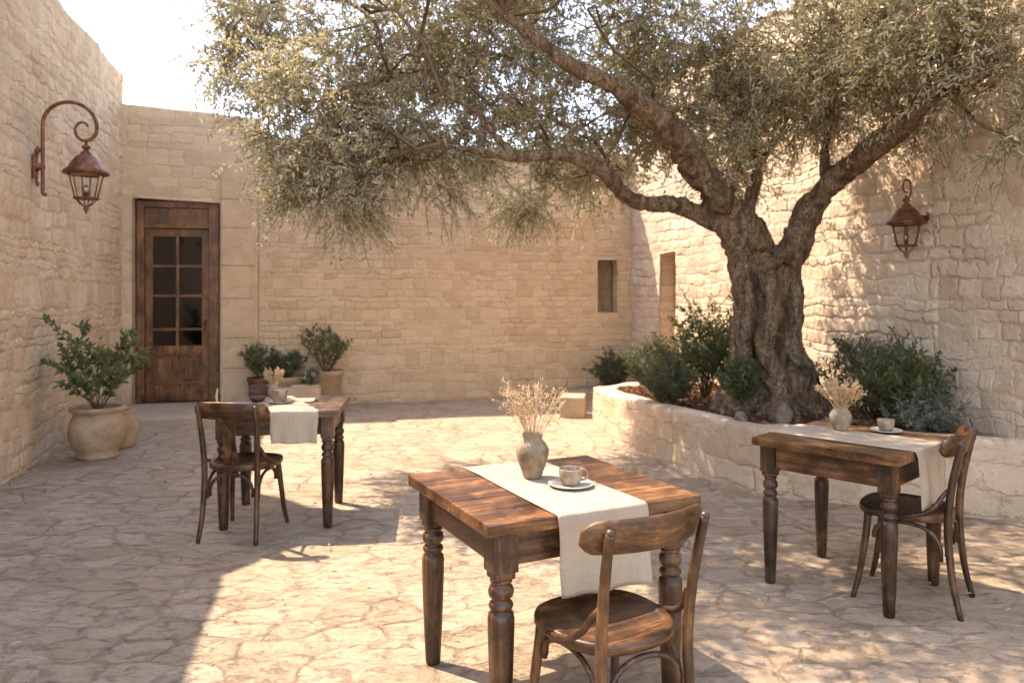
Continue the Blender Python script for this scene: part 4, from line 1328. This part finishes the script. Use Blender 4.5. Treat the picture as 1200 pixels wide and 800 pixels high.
# ------------------------------------------------------------------ things on the tables
def dried(loc, label, n_st, height, spread, seed, head='dot', tw=1.0, r0=.0011):
    root = empty('dried_flowers', loc); tag(root, label, 'dried flowers', 'bunches of dried flowers in vases')
    g_ = np.random.default_rng(seed)
    stm = MB(); hv = []; hd = []; hn = []; hl = []; hw = []
    for i in range(n_st):
        a = g_.uniform(0, 2 * math.pi); rr = math.sqrt(g_.uniform(0, 1))
        h = height * g_.uniform(.62, 1.0) * (1 - .18 * rr)
        d = Vector((math.cos(a) * spread * rr, math.sin(a) * spread * rr, 0))
        pts = []
        for k in range(6):
            t = k / 5
            pts.append(Vector((d.x * (t ** 1.35) * 1.0 + math.cos(a) * .010, d.y * (t ** 1.35) + math.sin(a) * .010, -.05 + (h + .05) * t)) + Vector((g_.normal(0, .004), g_.normal(0, .004), 0)) * t)
        stm.tube(pts, [r0 * 1.2] * 3 + [r0, r0, r0 * .7], 5)
        tip = pts[-1]; tan_ = (pts[-1] - pts[-3]).normalized()
        if head == 'dot':
            # forked sprigs each ending in small seed heads
            for b in range(g_.integers(4, 8)):
                k = g_.uniform(.45, 1.0)
                f = k * 5; i0 = min(4, int(f)); p = pts[i0].lerp(pts[i0 + 1], f - i0)
                q = p + (tan_ + Vector(g_.normal(0, .6, 3))).normalized() * g_.uniform(.015, .045)
                stm.tube([p, p.lerp(q, .5) + Vector((0, 0, .003)), q], r0 * .6, 4)
                for c_ in range(g_.integers(4, 8)):
                    hv.append(q + Vector(g_.normal(0, .0035, 3))); hd.append(g_.normal(0, 1, 3) + np.array(tan_) * .8)
                    hn.append(g_.normal(0, 1, 3)); hl.append(g_.uniform(.005, .010)); hw.append(g_.uniform(.004, .007))
        else:
            for c_ in range(24):
                k = g_.uniform(.58, 1.0)
                f = k * 5; i0 = min(4, int(f)); p = pts[i0].lerp(pts[i0 + 1], f - i0)
                hv.append(p); hd.append(np.array(tan_) + g_.normal(0, .45, 3)); hn.append(g_.normal(0, 1, 3)); hl.append(g_.uniform(.014, .028)); hw.append(g_.uniform(.004, .008))
    stm.build('stems', M['dry'], root)
    V, Fq = leaf_arrays(np.array([tuple(v) for v in hv]), np.array(hd, dtype=float), np.array(hn, dtype=float), np.array(hl) * tw, np.array(hw) * tw)
    np_mesh('seed_heads', V, Fq, M['dry_head'], root)
    return root

def vase(loc, label, prof, mat):
    mb = MB(); mb.lathe(prof, seg=40, wob=.012)
    o = mb.build('vase', mat, loc=loc); tag(o, label, 'vase'); return o
TOPZ = TH + .0052
vf = ground(624, 561, TH); vf.z = TOPZ
vase(vf, 'grey brown stoneware vase with flared neck on the nearest table', [(.028, 0), (.034, .001), (.037, .008), (.045, .030), (.060, .070), (.0665, .100), (.0655, .118), (.055, .138), (.043, .150), (.0385, .158), (.0385, .166), (.043, .174), (.044, .178), (.041, .179), (.036, .172), (.034, .155), (.045, .13), (.04, .04), (.002, .02)], M['ceramic'])
dried(vf + Vector((0, 0, .17)), 'fine branching dried flowers in the grey brown vase, nearest table', 36, .255, .13, 31)
vr = Vector((0, 0, 0)); vr = ground(985, 505, TH); vr.z = TOPZ
vase(vr, 'pale stoneware vase on the cornerwise table beside the planter', [(.026, 0), (.032, .001), (.036, .008), (.046, .030), (.056, .060), (.0575, .082), (.050, .102), (.038, .114), (.034, .122), (.038, .132), (.040, .136), (.036, .136), (.031, .122), (.04, .10), (.04, .03), (.002, .02)], M['pale_ceramic'])
dried(vr + Vector((0, 0, .125)), 'dense dried grass bunch in the pale vase beside the planter', 46, .165, .13, 32, 'spike', 1.0, .0013)

def cup(loc, rz, label, prof, hr, hz, mat, handle=True):
    root = empty('coffee_cup', loc, rz); tag(root, label, 'cup')
    mb = MB(); mb.lathe(prof, seg=36); mb.build('body', mat, root)
    if handle:
        pts = []
        for k in range(11):
            a = R(80) - k / 10 * R(165)
            pts.append(Vector((hr + math.cos(a) * .021, 0, hz + math.sin(a) * .021)))
        pts[0].x = hr - .004; pts[-1].x = hr - .006
        mb = MB(); mb.tube(pts, .0038, 10, up=(0, 1, 0)); mb.build('handle', mat, root)
    return root
def saucer(loc, label, r):
    mb = MB(); mb.lathe([(r * .5, 0), (r * .55, .001), (r * .62, .003), (r * .97, .010), (r, .0125), (r * .985, .0145), (r * .9, .0125), (r * .55, .0065), (.001, .0055)], seg=40)
    o = mb.build('saucer', M['saucer'], loc=loc); tag(o, label, 'saucer'); return o
cp = [(.024, .000), (.030, .001), (.034, .005), (.042, .022), (.0455, .042), (.0465, .060), (.0455, .0625), (.0435, .060), (.0425, .042), (.038, .02), (.002, .012)]
cf = ground(669, 571, TH); cf.z = TOPZ
saucer(cf, 'pale stoneware saucer under the cup on the nearest table', .088)
cup(cf + Vector((0, 0, .0072)), R(12), 'grey stoneware coffee cup with round handle on the nearest table', cp, .0465, .036, M['cup'])
cr = ground(1038, 507, TH); cr.z = TOPZ
saucer(cr, 'pale saucer on the cornerwise table beside the planter', .082)
cup(cr + Vector((0, 0, .0072)), R(200), 'small grey cup on the cornerwise table, right of the pale vase', [(a * .95, b * .95) for a, b in cp], .0442, .034, M['cup'], False)
cl = ground(328, 473, TH); cl.z = TOPZ
saucer(cl, 'dark saucer under the tall grey cup on the shaded table', .078)['category'] = 'saucer'
cup(cl + Vector((0, 0, .0072)), R(120), 'tall straight grey cup on the shaded table near the door', [(.034, 0), (.042, .001), (.045, .006), (.049, .05), (.051, .085), (.0495, .087), (.0475, .084), (.045, .03), (.002, .015)], .05, .04, M['cup'], False)
bl = ground(302, 471, TH); bl.z = TOPZ
mb = MB(); mb.lathe([(.028, 0), (.033, .001), (.05, .018), (.056, .032), (.054, .034), (.050, .031), (.042, .016), (.002, .009)], seg=32)
o = mb.build('wooden_bowl', M['brown_clay'], loc=bl); tag(o, 'small shallow brown bowl on the shaded table', 'bowl')
bx = ground(304, 465, TH); bx.z = TOPZ
bq = empty('wooden_box', bx, R(8)); tag(bq, 'small open dark brown wooden box behind the shallow bowl', 'box')
mb = MB()
mb.box((0, -.05, .04), (.125, .008, .078), bev=.002); mb.box((0, .05, .04), (.125, .008, .078), bev=.002)
for s_ in (-1, 1): mb.box((s_ * .0585, 0, .04), (.008, .0915, .078), bev=.002)
mb.build('side_panel', M['wood_x'], bq)
mb = MB(); mb.box((0, 0, .004), (.1085, .0915, .006)); mb.build('base', M['wood_x'], bq)
vl = ground(321, 467, TH); vl.z = TOPZ
vase(vl, 'small tan vase half hidden behind the tall grey cup', [(.022, 0), (.028, .001), (.036, .03), (.038, .06), (.03, .085), (.026, .10), (.029, .106), (.026, .106), (.023, .09), (.03, .05), (.002, .02)], M['terracotta'])
dried(vl + Vector((0, 0, .095)), 'short tan dried grass bunch in the small vase, shaded table', 18, .13, .07, 33, 'spike', 1.1, .0014)
# folded napkin and a lone stalk
npk = ground(356, 470, TH)
mb = MB()
vs = []; fs = []
for j in range(11):
    for i in range(13):
        u, v = i / 12 - .5, j / 10 - .5
        vs.append((u * .17, v * .12, .007 + .012 * max(0, mnoise.noise(Vector((u * 4, v * 3, 2)))) + .01 * math.exp(-((v - .1) / .15) ** 2)))
for j in range(10):
    for i in range(12):
        fs.append((j * 13 + i, j * 13 + i + 1, (j + 1) * 13 + i + 1, (j + 1) * 13 + i))
mb.add(vs, fs)
o = mb.build('napkin', M['linen'], loc=(npk.x, npk.y, TH + .002), rz=R(-12))
sm = o.modifiers.new('thickness', 'SOLIDIFY'); sm.thickness = .006; sm.offset = -1
tag(o, 'crumpled white linen napkin right of the tall grey cup', 'napkin')
sk = ground(254, 482, TH)
mb = MB(); mb.tube([(0, 0, 0), (.002, 0, .05), (-.002, .002, .10), (.004, .002, .145)], [.010, .009, .008, .005], 8)
o = mb.build('dried_stalk', M['dry'], loc=(sk.x, sk.y, TH + .0005)); tag(o, 'single thin tan stalk standing at the shaded table edge', 'stalk')

# ------------------------------------------------------------------ lanterns
def lantern_body(root, c, s, seg=6, ph=0.0):
    """c: centre of the brim; s: brim radius"""
    c = Vector(c)
    mb = MB()
    mb.lathe([(s * 1.0, -.012 * s / .2), (s * 1.02, 0), (s * .98, .018 * s / .2), (s * .80, .045 * s / .2), (s * .62, .105 * s / .2), (s * .47, .150 * s / .2), (s * .40, .162 * s / .2), (s * .27, .166 * s / .2), (s * .26, .185 * s / .2), (s * .20, .205 * s / .2), (s * .13, .212 * s / .2), (s * .11, .225 * s / .2),
              (s * .16, .235 * s / .2), (s * .21, .248 * s / .2), (s * .16, .262 * s / .2), (s * .07, .270 * s / .2), (s * .055, .30 * s / .2)], c, 32)
    mb.build('roof', M['copper'], root)
    rt, rb, hgt = s * .76, s * .50, s * 1.22
    mb = MB()
    ring = []
    for k in range(seg):
        a = 2 * math.pi * k / seg + ph
        top = c + Vector((math.cos(a) * rt, math.sin(a) * rt, -.01)); bot = c + Vector((math.cos(a) * rb, math.sin(a) * rb, -hgt))
        mb.tube([top, bot], s * .034, 6)
        f = c + Vector((math.cos(a) * s * .08, math.sin(a) * s * .08, -hgt - s * .40))
        mid_ = bot.lerp(f, .5) + Vector((0, 0, -s * .05))
        mb.tube([bot, mid_, f], s * .030, 6)
    mb.lathe([(rb * 1.08, -hgt - s * .04), (rb * 1.14, -hgt - s * .02), (rb * 1.14, -hgt + s * .03), (rb * .98, -hgt + s * .05), (rb * .92, -hgt), (rb * 1.0, -hgt - s * .04)], c, seg * 4, cap=False)
    mb.lathe([(rt * 1.04, -.02), (rt * 1.07, -.012), (rt * 1.04, -.004), (rt * .95, -.012)], c, seg * 4, cap=False)
    mb.build('frame', M['copper'], root)
    mb = MB()
    mb.lathe([(.001, -s * .30), (s * .06, -s * .26), (s * .05, -s * .20), (s * .12, -s * .12), (s * .13, -s * .05), (s * .07, 0), (s * .10, s * .03), (s * .02, s * .06)], c + Vector((0, 0, -hgt - s * .42)), 14)
    mb.build('finial', M['copper'], root)
    for k in range(seg):
        a = 2 * math.pi * k / seg + ph; a2 = 2 * math.pi * (k + 1) / seg + ph
        q = []
        for (rr, z, aa) in ((rt, -.02, a), (rt, -.02, a2), (rb, -hgt + s * .03, a2), (rb, -hgt + s * .03, a)):
            q.append(c + Vector((math.cos(aa) * rr * .985, math.sin(aa) * rr * .985, z)))
        mb = MB(); mb.add(q, [(0, 1, 2, 3)], 0, False); mb.build('pane', M['glass'], root)
    mb = MB()
    mb.lathe([(s * .10, 0), (s * .10, s * .26), (s * .13, s * .28)], c + Vector((0, 0, -hgt)), 14)
    mb.build('socket', M['iron'], root)
    mb = MB()
    mb.lathe([(s * .09, 0), (s * .14, s * .10), (s * .15, s * .22), (s * .09, s * .34), (.001, s * .38)], c + Vector((0, 0, -hgt + s * .28)), 14)
    mb.build('bulb', M['bulb'], root)

# left: local x points out of the wall
px_w = pt_left(6.72)
nl = Vector((dl.y, -dl.x, 0))           # into the yard
lroot = empty('wall_lantern', (px_w.x, px_w.y, 0), math.atan2(nl.y, nl.x))
tag(lroot, 'copper lantern hanging from a scrolled wall bracket on the left wall', 'lantern', 'copper lanterns on the walls')
zb_, zt_ = 2.37, 2.985
sx0 = .07
pts = [Vector((sx0 + .03, 0, zb_ + .004)), Vector((sx0 + .006, 0, zb_ + .012)), Vector((sx0, 0, zb_ + .05)), Vector((sx0, 0, 2.5)), Vector((sx0, 0, 2.75)), Vector((sx0, 0, zt_))]
pts = smooth_path(pts, 4)
rA = .215
for k in range(1, 19):
    a = math.pi - k / 18 * math.pi
    pts.append(Vector((sx0 + rA + math.cos(a) * rA, 0, zt_ + math.sin(a) * rA)))
rB = .098
cB = Vector((sx0 + 2 * rA - rB, 0, zt_ - .012))
for k in range(1, 30):
    a = -k / 29 * R(330)
    rr = rB * (1 - max(0, (k - 9) / 20) * .72)
    pts.append(Vector((cB.x + math.cos(a) * rr, 0, cB.z + math.sin(a) * rr * 1.1)))
mb = MB(); nP = len(pts)
mb.tube(pts, [.0165 if i < nP - 30 else .0165 - .008 * (i - nP + 30) / 30 for i in range(nP)], 12, up=(0, 1, 0))
arm = mb.build('bracket', M['copper'], lroot)
mb = MB()
prof = [(.062, -.0), (.062, .012), (.05, .022), (.035, .03)]
rt_ = Matrix.Rotation(R(90), 3, 'Y')
mb.box((.012, 0, 2.62), (.026, .10, .22), bev=.01)
mb.lathe([(.045, 0), (.045, .02), (.03, .035), (.022, .075)], (.012, 0, 2.62), 16, rot=rt_)
mb.tube([(.02, 0, 2.72), (.03, 0, 2.76), (.035, 0, 2.80)], [.012, .026, .004], 8)
mb.tube([(.02, 0, 2.50), (.03, 0, 2.47), (.028, 0, 2.44)], [.012, .018, .004], 8)
mb.build('wall_plate', M['copper'], arm)
mb_end = pts[-1]
lantern_body(lroot, (cB.x + .012, 0, cB.z - rB * 1.1 - .010 - .30 * .185 / .2), .185, 6, R(30))
# right: on a small hook
pr_ = Vector((3.325, 6.16))
dr_ = (cRN - cRB).normalized(); nr_ = Vector((-dr_.y, dr_.x, 0)); nr_ = -nr_ if nr_.x > 0 else nr_
rroot = empty('wall_lantern', (pr_.x, pr_.y, 0), math.atan2(nr_.y, nr_.x))
tag(rroot, 'copper lantern hanging from a small hook on the right wall', 'lantern', 'copper lanterns on the walls')
lantern_body(rroot, (.175, 0, 2.07), .148, 6, 0.0)
mb = MB()
pts = [Vector((.165, 0, 2.25)), Vector((.150, 0, 2.28)), Vector((.132, 0, 2.325))]
hk = smooth_path(pts, 4)
for k in range(1, 16):
    a = R(150) - k / 15 * R(240)
    hk.append(Vector((.167 + math.cos(a) * .038, 0, 2.365 + math.sin(a) * .05)))
mb.tube(hk, .0085, 10, up=(0, 1, 0))
mb.tube([(-.03, 0, 2.125), (.06, 0, 2.125), (.13, 0, 2.15)], .010, 10)
mb.lathe([(.035, 0), (.035, .014), (.014, .022)], (-.015, 0, 2.125), 14, rot=rt_)
mb.build('hook', M['copper'], rroot)

# ------------------------------------------------------------------ light, sky, camera
SUN = Vector((.53, -.31, -1.0)).normalized()     # the way sunlight travels
el = math.asin(-SUN.z); az = math.atan2(-SUN.x, -SUN.y)   # compass angle of the sun, from +y towards +x
sd = bpy.data.lights.new('sun', 'SUN'); sd.energy = 2.0; sd.angle = R(.5); sd.color = (1.0, .93, .82)
so = bpy.data.objects.new('sun', sd); COL.objects.link(so)
so.rotation_euler = SUN.to_track_quat('-Z', 'Y').to_euler(); so.location = (-4, 3, 9)
wd = bpy.data.worlds.new('World'); scene.world = wd; wd.use_nodes = True
nt = wd.node_tree; nt.nodes.clear()
sky = nt.nodes.new('ShaderNodeTexSky'); sky.sky_type = 'NISHITA'; sky.sun_disc = False
sky.sun_elevation = el; sky.sun_rotation = az; sky.air_density = 1.0; sky.dust_density = 0.7; sky.ozone_density = 1.0
bg = nt.nodes.new('ShaderNodeBackground'); bg.inputs['Strength'].default_value = .15
ow = nt.nodes.new('ShaderNodeOutputWorld')
nt.links.new(sky.outputs[0], bg.inputs['Color']); nt.links.new(bg.outputs[0], ow.inputs['Surface'])

cd = bpy.data.cameras.new('camera'); cd.sensor_width = 36; cd.lens = 27.0; cd.shift_y = -55 / 1200
cd.clip_start = .05; cd.clip_end = 600
cd.dof.use_dof = True; cd.dof.focus_distance = 2.95; cd.dof.aperture_fstop = 3.2
co_ = bpy.data.objects.new('camera', cd); COL.objects.link(co_)
co_.location = (0, 0, EYE); co_.rotation_euler = (R(90), 0, 0)
scene.camera = co_
scene.view_settings.view_transform = 'Standard'; scene.view_settings.look = 'None'
scene.view_settings.exposure = 2.58; scene.view_settings.gamma = 1
scene.view_settings.use_curve_mapping = False
scene.view_settings.use_white_balance = True      # the photograph is balanced for the warm shade
scene.view_settings.white_balance_temperature = 7750; scene.view_settings.white_balance_tint = 20
scene.cycles.max_bounces = 8; scene.cycles.diffuse_bounces = 5; scene.cycles.transparent_max_bounces = 12
scene.cycles.use_denoising = True
